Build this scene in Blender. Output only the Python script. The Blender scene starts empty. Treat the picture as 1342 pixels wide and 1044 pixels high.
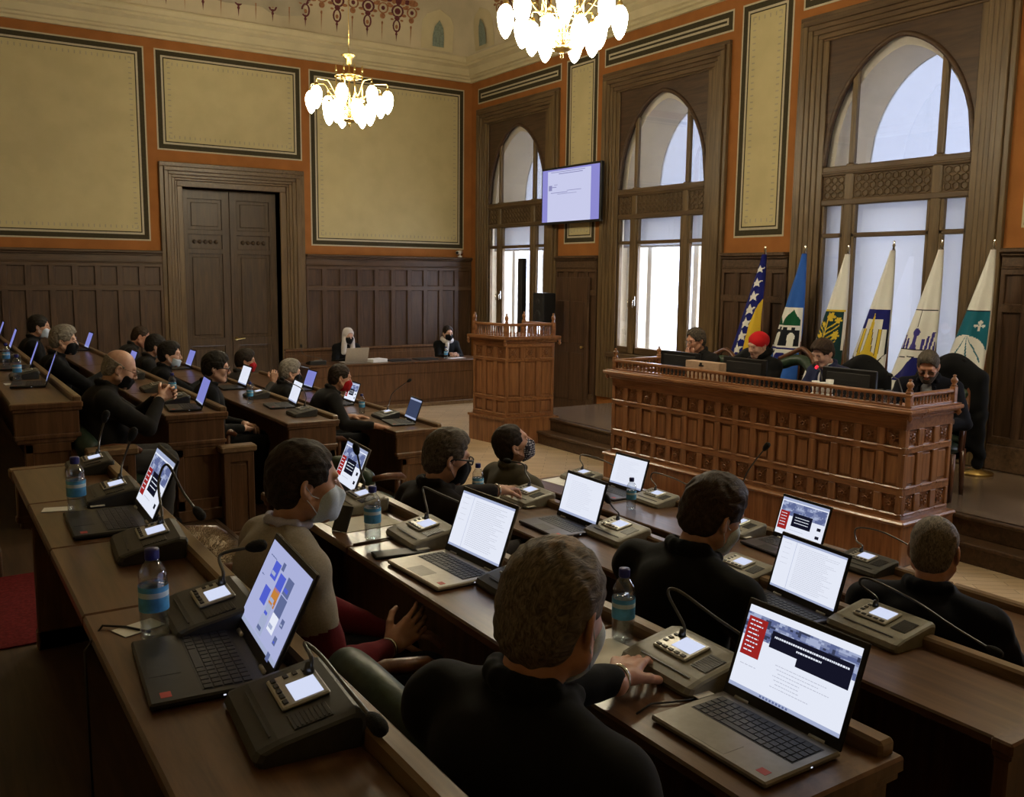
import bpy, bmesh, math, random
import numpy as np
from mathutils import Vector, Matrix, Euler

random.seed(7)
C = bpy.context.scene.collection
PI = math.pi
rad = math.radians

# ------------------------------------------------------------------ camera
scene = bpy.context.scene
cam_data = bpy.data.cameras.new('camera')
cam = bpy.data.objects.new('camera', cam_data)
C.objects.link(cam)
cam_data.sensor_width = 36.0
cam_data.lens = 1198.26 / 1342.0 * 36.0
cam_data.clip_start = 0.05
cam_data.clip_end = 2000
_a, _p, _r = rad(33.123), rad(7.717), rad(0.662)
_fw = Vector((math.sin(_a) * math.cos(_p), math.cos(_a) * math.cos(_p), -math.sin(_p)))
_rt = Vector((math.cos(_a), -math.sin(_a), 0))
_up = _rt.cross(_fw)
_rt2 = _rt * math.cos(_r) + _up * math.sin(_r)
_up2 = -_rt * math.sin(_r) + _up * math.cos(_r)
EYE = Vector((0, 0, 2.15))
_m = Matrix.Identity(4)
for _i in range(3):
    _m[_i][0], _m[_i][1], _m[_i][2], _m[_i][3] = _rt2[_i], _up2[_i], -_fw[_i], EYE[_i]
cam.matrix_world = _m
scene.camera = cam

# ------------------------------------------------------------------ exposure
vs = scene.view_settings
vs.view_transform = 'Standard'
vs.look = 'None'
vs.gamma = 1.0
vs.use_curve_mapping = False
vs.exposure = 0.0
scene.cycles.use_denoising = True
scene.cycles.max_bounces = 8
scene.cycles.transparent_max_bounces = 16
scene.cycles.sample_clamp_indirect = 4.0

# ------------------------------------------------------------------ overcast sky
world = bpy.data.worlds.new('overcast_sky')
scene.world = world
world.use_nodes = True
_nt = world.node_tree
_nt.nodes.clear()
_o = _nt.nodes.new('ShaderNodeOutputWorld')
_bg = _nt.nodes.new('ShaderNodeBackground')
_bg.inputs['Color'].default_value = (0.80, 0.86, 1.0, 1)
_bg.inputs['Strength'].default_value = 13.0
_nt.links.new(_bg.outputs[0], _o.inputs[0])

LAMP_STRENGTH = 60.0      # glowing glass shades of the chandeliers
WIN_C = [13.30, 9.69, 6.09, 2.49]     # centres of the four tall windows along the window wall
for _y in WIN_C:                       # daylight portals: they guide the sky light through the windows
    _l = bpy.data.lights.new('window_portal', 'AREA')
    _l.shape = 'RECTANGLE'
    _l.size, _l.size_y = 1.9, 3.8
    _l.cycles.is_portal = True
    _ob = bpy.data.objects.new('window_portal', _l)
    C.objects.link(_ob)
    _ob.location = (9.6, _y, 2.85)
    _ob.rotation_euler = Euler((PI / 2, 0, PI / 2))   # faces the room (-X)
# ------------------------------------------------------------------ mesh helpers
class MB:
    def __init__(s):
        s.v, s.f, s.m, s.sm, s.T, s.mi, s.smooth = [], [], [], [], Matrix.Identity(4), 0, False
    def add(s, vs, fs, m=None, smooth=None):
        b = len(s.v)
        T = s.T
        for p in vs:
            s.v.append(tuple(T @ Vector(p)))
        m = s.mi if m is None else m
        sm = s.smooth if smooth is None else smooth
        for f in fs:
            s.f.append([i + b for i in f]); s.m.append(m); s.sm.append(sm)
        return s
    def box(s, x0, x1, y0, y1, z0, z1, bev=0.0, m=None):
        if x0 > x1: x0, x1 = x1, x0
        if y0 > y1: y0, y1 = y1, y0
        if z0 > z1: z0, z1 = z1, z0
        b = min(bev, (x1 - x0) * .45, (y1 - y0) * .45, (z1 - z0) * .45)
        if b <= 0:
            v = [(x, y, z) for z in (z0, z1) for y in (y0, y1) for x in (x0, x1)]
            return s.add(v, [(0, 2, 3, 1), (4, 5, 7, 6), (0, 1, 5, 4), (2, 6, 7, 3), (0, 4, 6, 2), (1, 3, 7, 5)], m)
        X, Y, Z = (x0, x1), (y0, y1), (z0, z1)
        v, idx = [], {}
        for i in (0, 1):
            for j in (0, 1):
                for k in (0, 1):
                    sx, sy, sz = 1 - 2 * i, 1 - 2 * j, 1 - 2 * k
                    p = (X[i], Y[j], Z[k])
                    for ax in range(3):
                        q = [p[0] + sx * b, p[1] + sy * b, p[2] + sz * b]
                        q[ax] = p[ax]
                        idx[i, j, k, ax] = len(v); v.append(q)
        f = []
        for ax in range(3):
            o = [a for a in range(3) if a != ax]
            for e in (0, 1):
                def g(a, c):
                    t = [0, 0, 0]; t[ax] = e; t[o[0]] = a; t[o[1]] = c
                    return idx[t[0], t[1], t[2], ax]
                q = [g(0, 0), g(1, 0), g(1, 1), g(0, 1)]
                if (e == 0) != (ax == 1): q.reverse()
                f.append(q)
        for ax in range(3):
            o = [a for a in range(3) if a != ax]
            for a in (0, 1):
                for c in (0, 1):
                    def g(e, w):
                        t = [0, 0, 0]; t[ax] = e; t[o[0]] = a; t[o[1]] = c
                        return idx[t[0], t[1], t[2], w]
                    q = [g(0, o[0]), g(1, o[0]), g(1, o[1]), g(0, o[1])]
                    f.append(q)
        for i in (0, 1):
            for j in (0, 1):
                for k in (0, 1):
                    f.append([idx[i, j, k, 0], idx[i, j, k, 1], idx[i, j, k, 2]])
        return s.add(v, f, m)
    def tube(s, path, r, n=8, m=None, cap=True, smooth=True):
        P = [Vector(p) for p in path]
        R = r if isinstance(r, (list, tuple)) else [r] * len(P)
        t0 = (P[1] - P[0]).normalized()
        ref = Vector((0, 0, 1)) if abs(t0.z) < .9 else Vector((1, 0, 0))
        nrm = (ref - t0 * ref.dot(t0)).normalized()
        v, f = [], []
        for i, p in enumerate(P):
            t = (P[min(i + 1, len(P) - 1)] - P[max(i - 1, 0)]).normalized()
            nrm = (nrm - t * nrm.dot(t))
            nrm = nrm.normalized() if nrm.length > 1e-6 else t.orthogonal().normalized()
            bn = t.cross(nrm)
            for k in range(n):
                a = 2 * PI * k / n
                v.append(p + (nrm * math.cos(a) + bn * math.sin(a)) * R[i])
        for i in range(len(P) - 1):
            for k in range(n):
                f.append((i * n + k, i * n + (k + 1) % n, (i + 1) * n + (k + 1) % n, (i + 1) * n + k))
        if cap:
            f.append(tuple(range(n - 1, -1, -1)))
            f.append(tuple((len(P) - 1) * n + k for k in range(n)))
        return s.add(v, f, m, smooth)
    def lathe(s, prof, n=16, c=(0, 0, 0), m=None, smooth=True):
        v, f = [], []
        for r, z in prof:
            for k in range(n):
                a = 2 * PI * k / n
                v.append((c[0] + r * math.cos(a), c[1] + r * math.sin(a), c[2] + z))
        for i in range(len(prof) - 1):
            for k in range(n):
                f.append((i * n + k, i * n + (k + 1) % n, (i + 1) * n + (k + 1) % n, (i + 1) * n + k))
        if prof[0][0] > 1e-5: f.append(tuple(range(n - 1, -1, -1)))
        if prof[-1][0] > 1e-5: f.append(tuple((len(prof) - 1) * n + k for k in range(n)))
        return s.add(v, f, m, smooth)
    def prism(s, poly, axis, a, b, m=None):
        """polygon in the two other axes, extruded along axis from a to b"""
        def mk(p, t):
            q = list(p); q.insert(axis, t); return q
        n = len(poly)
        v = [mk(p, a) for p in poly] + [mk(p, b) for p in poly]
        f = [tuple(range(n - 1, -1, -1)), tuple(range(n, 2 * n))]
        f += [(i, (i + 1) % n, n + (i + 1) % n, n + i) for i in range(n)]
        return s.add(v, f, m)
    def sweep_rect(s, prof, x0, x1, y0, y1, m=None, smooth=False):
        """mitred moulding round the inside of a rectangular room; prof = (inset, z)"""
        v, f = [], []
        for d, z in prof:
            v += [(x0 + d, y0 + d, z), (x1 - d, y0 + d, z), (x1 - d, y1 - d, z), (x0 + d, y1 - d, z)]
        for i in range(len(prof) - 1):
            for k in range(4):
                f.append((i * 4 + k, i * 4 + (k + 1) % 4, i * 4 + 4 + (k + 1) % 4, i * 4 + 4 + k))
        return s.add(v, f, m, smooth)

def link_mesh(name, v, f, mats, midx=None, smooth=None, parent=None, fixn=True):
    me = bpy.data.meshes.new(name)
    me.from_pydata([tuple(p) for p in v], [], [tuple(q) for q in f])
    for m in mats: me.materials.append(m)
    if midx is not None and len(mats) > 1: me.polygons.foreach_set('material_index', np.asarray(midx, dtype=np.int32))
    if smooth is not None: me.polygons.foreach_set('use_smooth', np.asarray(smooth, dtype=bool))
    if fixn:
        bm = bmesh.new(); bm.from_mesh(me)
        bmesh.ops.recalc_face_normals(bm, faces=bm.faces)
        bm.to_mesh(me); bm.free()
    me.update()
    o = bpy.data.objects.new(name, me)
    C.objects.link(o)
    if parent is not None: o.parent = parent
    return o

def obj(name, mb, mats, parent=None, label=None):
    if not isinstance(mats, (list, tuple)): mats = [mats]
    o = link_mesh(name, mb.v, mb.f, mats, mb.m, mb.sm, parent)
    if label: o['label'] = label
    return o

def tag(o, label, cat, group=None, kind=None):
    o['label'] = label; o['category'] = cat
    if group: o['group'] = group
    if kind: o['kind'] = kind
    return o

def thing(name, label, cat, loc=(0, 0, 0), rz=0.0, group=None, kind=None):
    o = bpy.data.objects.new(name, None)
    C.objects.link(o)
    o.location = loc; o.rotation_euler = (0, 0, rz)
    o.empty_display_size = .1
    return tag(o, label, cat, group, kind)

def struct(name, mb, mats, parent=None):
    o = obj(name, mb, mats, parent)
    if parent is None: o['kind'] = 'structure'
    return o

KIDS = {}
def dup(root, loc, rz=None, label=None, group=None, rot=None):
    r = root.copy(); C.objects.link(r); r.location = loc
    if rz is not None: r.rotation_euler = (0, 0, rz)
    if label: r['label'] = label
    if group: r['group'] = group
    for ch in list(root.children):
        c = ch.copy(); C.objects.link(c); c.parent = r
        for g in list(ch.children):
            d = g.copy(); C.objects.link(d); d.parent = c
    return r

# ------------------------------------------------------------------ materials
def lin(c):
    return tuple(((x / 255) / 12.92 if x / 255 <= .04045 else ((x / 255 + .055) / 1.055) ** 2.4) for x in c[:3]) + (1,)

def new_mat(name):
    m = bpy.data.materials.new(name); m.use_nodes = True
    nt = m.node_tree
    return m, nt, nt.nodes['Principled BSDF']

def plain(name, col, rough=.6, metal=0.0, noise=.12, nscale=30, bump=0.0, spec=.4, coat=0.0):
    """a single colour broken up by faint procedural noise"""
    m, nt, b = new_mat(name)
    tc = nt.nodes.new('ShaderNodeTexCoord')
    n = nt.nodes.new('ShaderNodeTexNoise'); n.inputs['Scale'].default_value = nscale; n.inputs['Detail'].default_value = 4
    nt.links.new(tc.outputs['Object'], n.inputs['Vector'])
    r = nt.nodes.new('ShaderNodeValToRGB')
    r.color_ramp.elements[0].color = tuple(c * (1 - noise) for c in col[:3]) + (1,)
    r.color_ramp.elements[1].color = tuple(min(1, c * (1 + noise)) for c in col[:3]) + (1,)
    r.color_ramp.elements[0].position, r.color_ramp.elements[1].position = .35, .65
    nt.links.new(n.outputs['Fac'], r.inputs[0]); nt.links.new(r.outputs[0], b.inputs['Base Color'])
    b.inputs['Roughness'].default_value = rough; b.inputs['Metallic'].default_value = metal
    b.inputs['Specular IOR Level'].default_value = spec
    if coat: b.inputs['Coat Weight'].default_value = coat; b.inputs['Coat Roughness'].default_value = .15
    if bump:
        bp = nt.nodes.new('ShaderNodeBump'); bp.inputs['Strength'].default_value = bump; bp.inputs['Distance'].default_value = .004
        nt.links.new(n.outputs['Fac'], bp.inputs['Height']); nt.links.new(bp.outputs[0], b.inputs['Normal'])
    return m

def wood(name, c1, c2, axis=2, rough=.38, scale=9.0, spec=.4, coat=0.0):
    """grain stretched along one axis"""
    m, nt, b = new_mat(name)
    tc = nt.nodes.new('ShaderNodeTexCoord'); mp = nt.nodes.new('ShaderNodeMapping')
    s = [scale * 3] * 3; s[axis] = scale * .22
    mp.inputs['Scale'].default_value = s
    nt.links.new(tc.outputs['Object'], mp.inputs['Vector'])
    n = nt.nodes.new('ShaderNodeTexNoise'); n.inputs['Scale'].default_value = 1.0; n.inputs['Detail'].default_value = 7; n.inputs['Roughness'].default_value = .62
    n.inputs['Distortion'].default_value = .6
    nt.links.new(mp.outputs[0], n.inputs['Vector'])
    n2 = nt.nodes.new('ShaderNodeTexNoise'); n2.inputs['Scale'].default_value = 1.7; n2.inputs['Detail'].default_value = 2
    nt.links.new(tc.outputs['Object'], n2.inputs['Vector'])
    r = nt.nodes.new('ShaderNodeValToRGB')
    r.color_ramp.elements[0].color, r.color_ramp.elements[1].color = tuple(c1[:3]) + (1,), tuple(c2[:3]) + (1,)
    r.color_ramp.elements[0].position, r.color_ramp.elements[1].position = .33, .70
    nt.links.new(n.outputs['Fac'], r.inputs[0])
    mx = nt.nodes.new('ShaderNodeMix'); mx.data_type = 'RGBA'; mx.blend_type = 'MULTIPLY'
    mx.inputs[0].default_value = .35
    nt.links.new(r.outputs[0], mx.inputs[6]); nt.links.new(n2.outputs['Fac'], mx.inputs[7])
    nt.links.new(mx.outputs[2], b.inputs['Base Color'])
    b.inputs['Roughness'].default_value = rough
    b.inputs['Specular IOR Level'].default_value = spec
    if coat: b.inputs['Coat Weight'].default_value = coat; b.inputs['Coat Roughness'].default_value = .2
    bp = nt.nodes.new('ShaderNodeBump'); bp.inputs['Strength'].default_value = .12; bp.inputs['Distance'].default_value = .002
    nt.links.new(n.outputs['Fac'], bp.inputs['Height']); nt.links.new(bp.outputs[0], b.inputs['Normal'])
    return m

def emit(name, col, strength):
    m = bpy.data.materials.new(name); m.use_nodes = True
    nt = m.node_tree; nt.nodes.clear()
    o = nt.nodes.new('ShaderNodeOutputMaterial'); e = nt.nodes.new('ShaderNodeEmission')
    e.inputs[0].default_value = tuple(col[:3]) + (1,); e.inputs[1].default_value = strength
    nt.links.new(e.outputs[0], o.inputs[0])
    return m

def clear_glass(name, tint=(1, 1, 1), gloss=.08, rough=.02):
    m = bpy.data.materials.new(name); m.use_nodes = True
    nt = m.node_tree; nt.nodes.clear()
    o = nt.nodes.new('ShaderNodeOutputMaterial'); t = nt.nodes.new('ShaderNodeBsdfTransparent'); g = nt.nodes.new('ShaderNodeBsdfGlossy')
    t.inputs[0].default_value = tuple(tint) + (1,); g.inputs['Roughness'].default_value = rough
    lw = nt.nodes.new('ShaderNodeLayerWeight'); lw.inputs[0].default_value = .25
    mp = nt.nodes.new('ShaderNodeMapRange'); mp.inputs[3].default_value = gloss; mp.inputs[4].default_value = min(1, gloss + .55)
    nt.links.new(lw.outputs['Facing'], mp.inputs[0])
    mx = nt.nodes.new('ShaderNodeMixShader')
    nt.links.new(mp.outputs[0], mx.inputs[0]); nt.links.new(t.outputs[0], mx.inputs[1]); nt.links.new(g.outputs[0], mx.inputs[2])
    nt.links.new(mx.outputs[0], o.inputs[0])
    return m

def cloth_trans(name, col, trans=.5):
    m = bpy.data.materials.new(name); m.use_nodes = True
    nt = m.node_tree; nt.nodes.clear()
    o = nt.nodes.new('ShaderNodeOutputMaterial'); d = nt.nodes.new('ShaderNodeBsdfDiffuse'); t = nt.nodes.new('ShaderNodeBsdfTranslucent')
    d.inputs[0].default_value = tuple(col[:3]) + (1,); t.inputs[0].default_value = tuple(col[:3]) + (1,)
    mx = nt.nodes.new('ShaderNodeMixShader'); mx.inputs[0].default_value = trans
    nt.links.new(d.outputs[0], mx.inputs[1]); nt.links.new(t.outputs[0], mx.inputs[2]); nt.links.new(mx.outputs[0], o.inputs[0])
    return m

M = {}
M['dado'] = wood('dado_wood', (.052, .026, .013), (.125, .068, .036), 2, .42)
M['dado_h'] = wood('dado_wood_rail', (.060, .032, .016), (.14, .08, .042), 0, .42)
M['casing'] = wood('casing_wood', (.105, .064, .028), (.21, .135, .062), 2, .40)
M['casing_h'] = wood('casing_wood_head', (.080, .046, .022), (.17, .105, .050), 1, .42)
M['spandrel'] = wood('spandrel_wood', (.050, .026, .014), (.105, .058, .030), 1, .45)
M['podium'] = wood('podium_wood', (.19, .078, .032), (.42, .19, .080), 2, .30, coat=.25)
M['podium_h'] = wood('podium_wood_rail', (.20, .082, .034), (.44, .20, .084), 1, .28, coat=.3)
M['carve'] = wood('podium_carving', (.14, .050, .018), (.31, .13, .048), 2, .32)
M['boards'] = wood('platform_boards', (.15, .10, .066), (.29, .205, .14), 1, .22, coat=.5)
M['desk'] = wood('desk_wood', (.075, .034, .016), (.175, .088, .042), 1, .30, coat=.2)
M['desk_end'] = wood('desk_end_wood', (.095, .044, .020), (.20, .102, .048), 2, .36)
M['ledge'] = wood('desk_ledge', (.16, .095, .048), (.30, .19, .10), 1, .28, coat=.3)
M['door'] = wood('door_wood', (.050, .030, .016), (.115, .070, .038), 2, .42)
M['cream'] = plain('cream_paint', (.50, .42, .225), .85, noise=.05, nscale=3, spec=.2)
M['orange'] = plain('ochre_paint', (.30, .115, .030), .85, noise=.08, nscale=4, spec=.2)
M['olive'] = plain('olive_band_paint', (.045, .036, .018), .8, noise=.1, spec=.2)
M['pale'] = plain('pale_line_paint', (.46, .40, .29), .8, noise=.05, spec=.2)
M['plaster'] = plain('plaster', (.56, .48, .30), .85, noise=.06, nscale=2.5, spec=.2)
M['cove'] = plain('cove_plaster', (.52, .44, .30), .9, noise=.14, nscale=1.1, spec=.2)
M['ceil'] = plain('ceiling_plaster', (.52, .46, .34), .9, noise=.06, nscale=2, spec=.2)
M['plainwall'] = plain('side_wall_paint', (.36, .28, .15), .9, noise=.06, nscale=3, spec=.2)
M['maroon'] = plain('maroon_ornament', (.115, .030, .034), .85, noise=.2, spec=.2)
M['rust'] = plain('rust_ornament', (.30, .135, .065), .85, noise=.25, spec=.2)
M['teal'] = plain('teal_ornament', (.20, .24, .20), .85, noise=.2, spec=.2)
M['stain'] = plain('damp_stain', (.36, .31, .22), .9, noise=.12, nscale=3, spec=.2)
M['white_frame'] = plain('outer_frame_paint', (.70, .67, .58), .6, noise=.05)
M['reveal'] = plain('reveal_plaster', (.82, .73, .57), .85, noise=.04, nscale=3)
M['glass'] = clear_glass('window_glass', (.96, .97, 1.0), .02)
M['glass_out'] = clear_glass('sky_dimming_outer_glass', (.285, .288, .30), .02)  # dark tint holds down the sky brightness seen through the arches
M['blind'] = cloth_trans('roller_blind', (.53, .53, .54), .5)
M['carpet_red'] = plain('red_carpet', (.115, .012, .013), .95, noise=.25, nscale=60, bump=.4, spec=.1)
M['tier'] = wood('tier_floor_wood', (.045, .024, .012), (.10, .055, .028), 1, .5)
M['black_plastic'] = plain('black_plastic', (.010, .010, .011), .38, noise=.15, nscale=80)
M['dark_plastic'] = plain('dark_grey_plastic', (.022, .022, .023), .45, noise=.12, nscale=80)
M['olive_plastic'] = plain('grey_console_plastic', (.20, .185, .145), .45, noise=.08, nscale=60)
M['dark_console'] = plain('dark_console_plastic', (.030, .029, .026), .45, noise=.1, nscale=60)
M['silver'] = plain('silver_plastic', (.42, .41, .38), .35, metal=.5, noise=.06, nscale=60)
M['lap_grey'] = plain('laptop_grey_metal', (.24, .225, .20), .38, metal=.45, noise=.06, nscale=50)
M['lap_pale'] = plain('laptop_pale_metal', (.46, .43, .38), .36, metal=.4, noise=.05, nscale=50)
M['lap_blue'] = plain('laptop_slate_metal', (.060, .055, .072), .36, metal=.4, noise=.06, nscale=50)
M['key'] = plain('laptop_key', (.018, .019, .026), .5, noise=.2, nscale=90)
M['chrome'] = plain('chrome', (.72, .70, .66), .15, metal=1.0, noise=.03)
M['brass'] = plain('brass', (.62, .44, .16), .28, metal=1.0, noise=.08)
M['steel'] = plain('steel_neck', (.10, .10, .10), .3, metal=.9, noise=.1)
M['foam'] = plain('mic_foam', (.010, .010, .010), .95, noise=.3, nscale=300, bump=.5)
M['paper'] = plain('paper', (.66, .63, .55), .8, noise=.03)
M['paper_white'] = plain('white_paper', (.80, .80, .80), .8, noise=.02)
M['red_plastic'] = plain('red_sticker', (.50, .040, .025), .5, noise=.1)
M['bottle'] = clear_glass('clear_plastic_bottle', (.95, .97, .98), .10, .06)
M['water'] = clear_glass('bottled_water', (.90, .95, .98), .05, .02)
M['label_blue'] = plain('blue_bottle_label', (.08, .33, .62), .4, noise=.25, nscale=30)
M['label_pale'] = plain('pale_bottle_label', (.52, .66, .74), .4, noise=.1, nscale=30)
M['cap_blue'] = plain('blue_bottle_cap', (.020, .022, .16), .4, noise=.1)
M['leather'] = plain('green_leather', (.022, .040, .024), .42, noise=.2, nscale=40, bump=.2)
M['chair_wood'] = wood('chair_wood', (.075, .026, .012), (.18, .070, .030), 2, .32)
M['lcd'] = emit('console_lcd', (.72, .78, 1.0), .9)
M['led'] = emit('laptop_led', (.8, .85, 1.0), 1.0)
M['red_led'] = emit('red_led', (1.0, .03, .05), 2.0)
M['lamp'] = emit('glowing_glass_shade', (1.0, .885, .63), LAMP_STRENGTH)
M['glare_ground'] = plain('glare_white_ground', (.85, .86, .88), .9, noise=.04, nscale=.2)  # ground whitened to imitate the overexposed view outside
M['house'] = plain('pale_house_wall', (.78, .78, .80), .9, noise=.05, nscale=.5)  # wall colour paled to imitate overexposure
M['house_roof'] = plain('glare_pale_roof', (.58, .62, .68), .9, noise=.06, nscale=.5)  # roof colour paled to imitate overexposure
M['hill'] = plain('hazy_hill', (.50, .53, .60), .95, noise=.15, nscale=.02)  # distance haze is put into the hill's pale colour

def parquet(name):
    m, nt, b = new_mat(name)
    tc = nt.nodes.new('ShaderNodeTexCoord'); mp = nt.nodes.new('ShaderNodeMapping')
    mp.inputs['Rotation'].default_value = (0, 0, rad(38))
    nt.links.new(tc.outputs['Object'], mp.inputs['Vector'])
    br = nt.nodes.new('ShaderNodeTexBrick')
    br.inputs['Scale'].default_value = 1.0; br.inputs['Brick Width'].default_value = .5; br.inputs['Row Height'].default_value = .085
    br.inputs['Mortar Size'].default_value = .002
    br.inputs['Color1'].default_value = (.72, .55, .36, 1); br.inputs['Color2'].default_value = (.60, .44, .27, 1); br.inputs['Mortar'].default_value = (.10, .055, .025, 1)
    nt.links.new(mp.outputs[0], br.inputs['Vector'])
    n = nt.nodes.new('ShaderNodeTexNoise'); n.inputs['Scale'].default_value = 7; n.inputs['Detail'].default_value = 5
    nt.links.new(mp.outputs[0], n.inputs['Vector'])
    mx = nt.nodes.new('ShaderNodeMix'); mx.data_type = 'RGBA'; mx.blend_type = 'MULTIPLY'; mx.inputs[0].default_value = .25
    nt.links.new(br.outputs['Color'], mx.inputs[6]); nt.links.new(n.outputs['Fac'], mx.inputs[7])
    nt.links.new(mx.outputs[2], b.inputs['Base Color'])
    b.inputs['Roughness'].default_value = .33; b.inputs['Coat Weight'].default_value = .3; b.inputs['Coat Roughness'].default_value = .25
    return m
M['parquet'] = parquet('parquet')

def hair_mat(name, c1, c2):
    m, nt, b = new_mat(name)
    tc = nt.nodes.new('ShaderNodeTexCoord'); mp = nt.nodes.new('ShaderNodeMapping')
    mp.inputs['Scale'].default_value = (150, 22, 60)
    nt.links.new(tc.outputs['Object'], mp.inputs['Vector'])
    n = nt.nodes.new('ShaderNodeTexNoise'); n.inputs['Scale'].default_value = 1.0; n.inputs['Detail'].default_value = 4; n.inputs['Distortion'].default_value = 1.5
    nt.links.new(mp.outputs[0], n.inputs['Vector'])
    r = nt.nodes.new('ShaderNodeValToRGB')
    r.color_ramp.elements[0].color, r.color_ramp.elements[1].color = tuple(c1) + (1,), tuple(c2) + (1,)
    r.color_ramp.elements[0].position, r.color_ramp.elements[1].position = .35, .68
    nt.links.new(n.outputs['Fac'], r.inputs[0]); nt.links.new(r.outputs[0], b.inputs['Base Color'])
    b.inputs['Roughness'].default_value = .62; b.inputs['Specular IOR Level'].default_value = .22
    bp = nt.nodes.new('ShaderNodeBump'); bp.inputs['Strength'].default_value = .7; bp.inputs['Distance'].default_value = .004
    nt.links.new(n.outputs['Fac'], bp.inputs['Height']); nt.links.new(bp.outputs[0], b.inputs['Normal'])
    return m

def skin_mat(name, col):
    m, nt, b = new_mat(name)
    tc = nt.nodes.new('ShaderNodeTexCoord')
    n = nt.nodes.new('ShaderNodeTexNoise'); n.inputs['Scale'].default_value = 28; n.inputs['Detail'].default_value = 5
    nt.links.new(tc.outputs['Object'], n.inputs['Vector'])
    r = nt.nodes.new('ShaderNodeValToRGB')
    r.color_ramp.elements[0].color = (col[0] * .82, col[1] * .72, col[2] * .68, 1)
    r.color_ramp.elements[1].color = (min(1, col[0] * 1.1), col[1] * 1.08, col[2] * 1.08, 1)
    r.color_ramp.elements[0].position, r.color_ramp.elements[1].position = .3, .7
    nt.links.new(n.outputs['Fac'], r.inputs[0]); nt.links.new(r.outputs[0], b.inputs['Base Color'])
    b.inputs['Roughness'].default_value = .48
    b.inputs['Subsurface Weight'].default_value = .08
    b.inputs['Subsurface Radius'].default_value = (.012, .005, .003)
    return m

def fabric(name, col, rough=.85, weave=260):
    m, nt, b = new_mat(name)
    tc = nt.nodes.new('ShaderNodeTexCoord')
    n = nt.nodes.new('ShaderNodeTexNoise'); n.inputs['Scale'].default_value = weave; n.inputs['Detail'].default_value = 2
    n2 = nt.nodes.new('ShaderNodeTexNoise'); n2.inputs['Scale'].default_value = 9; n2.inputs['Detail'].default_value = 3
    nt.links.new(tc.outputs['Object'], n.inputs['Vector']); nt.links.new(tc.outputs['Object'], n2.inputs['Vector'])
    r = nt.nodes.new('ShaderNodeValToRGB')
    r.color_ramp.elements[0].color = tuple(c * .72 for c in col[:3]) + (1,)
    r.color_ramp.elements[1].color = tuple(min(1, c * 1.25) for c in col[:3]) + (1,)
    nt.links.new(n.outputs['Fac'], r.inputs[0]); nt.links.new(r.outputs[0], b.inputs['Base Color'])
    b.inputs['Roughness'].default_value = rough; b.inputs['Sheen Weight'].default_value = .04
    b.inputs['Specular IOR Level'].default_value = .12
    bp = nt.nodes.new('ShaderNodeBump'); bp.inputs['Strength'].default_value = .35; bp.inputs['Distance'].default_value = .01
    nt.links.new(n2.outputs['Fac'], bp.inputs['Height']); nt.links.new(bp.outputs[0], b.inputs['Normal'])
    return m
# ------------------------------------------------------------------ the room
XW, YB = 8.71, 14.80           # window wall and back wall
XL, YF = -2.6, -3.2            # the two walls behind and beside the camera
CORN = 5.56

def wb(mb, wall, u0, u1, z0, z1, d0, d1, bev=0.0, m=None):
    """box on a wall: d = distance out from the wall into the room"""
    if wall == 'B': mb.box(u0, u1, YB - d1, YB - d0, z0, z1, bev, m)
    else: mb.box(XW - d1, XW - d0, u0, u1, z0, z1, bev, m)

def wframe(mb, wall, u0, u1, z0, z1, w, d0, d1, m=None, bev=0.0):
    wb(mb, wall, u0, u1, z0, z0 + w, d0, d1, bev, m); wb(mb, wall, u0, u1, z1 - w, z1, d0, d1, bev, m)
    wb(mb, wall, u0, u0 + w, z0 + w, z1 - w, d0, d1, bev, m); wb(mb, wall, u1 - w, u1, z0 + w, z1 - w, d0, d1, bev, m)

# floors: main floor, three raised tiers (row B, C, D), platform of the presidium
mb = MB(); mb.box(2.79, XW, YF, YB, -.12, 0); struct('floor', mb, M['parquet'])
TIER = {'A': 0.0, 'B': .185, 'C': .37, 'D': .555}
mb = MB(); mb.box(1.73, 2.79, YF, YB, -.12, .185); mb.box(2.77, 2.81, YF, YB, .155, .187, .006); struct('floor_tier', mb, M['tier'])
mb = MB(); mb.box(.70, 1.73, YF, YB, -.12, .37); mb.box(1.71, 1.75, YF, YB, .34, .372, .006); struct('floor_tier', mb, M['tier'])
mb = MB(); mb.box(XL, .70, YF, YB, -.12, .555); mb.box(.68, .72, YF, YB, .525, .557, .006); struct('floor_tier', mb, M['tier'])
mb = MB(); mb.box(6.62, XW, -2.6, 10.25, 0, .16, .006); mb.box(6.60, 6.66, -2.6, 10.25, .13, .164, .008)
mb.box(6.80, XW, -2.6, 10.25, .16, .32, .006); mb.box(6.78, 6.84, -2.6, 10.25, .29, .324, .008)
struct('floor_platform', mb, M['dado_h'])
mb = MB(); mb.box(6.85, XW - .07, -2.6, 10.2, .3245, .328); struct('floor_platform_boards', mb, M['boards'])
mb = MB(); mb.box(-1.3, .30, 5.30, 14.5, .556, .70, .006); mb.box(-1.3, .28, 5.62, 14.5, .70, .83, .006)
struct('floor_step', mb, M['dado_h'])
o = MB().box(-1.6, .56, 4.25, 5.28, .5565, .563); o = obj('aisle_carpet', o, M['carpet_red'])
tag(o, 'dark red carpet on the upper floor beside the end of the nearest left desk', 'carpet')
o = MB().box(5.15, 5.86, 3.9, 6.9, .001, .009); o = obj('runner_carpet', o, M['carpet_red'])
tag(o, 'red carpet runner on the floor in front of the carved podium', 'carpet')

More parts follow.
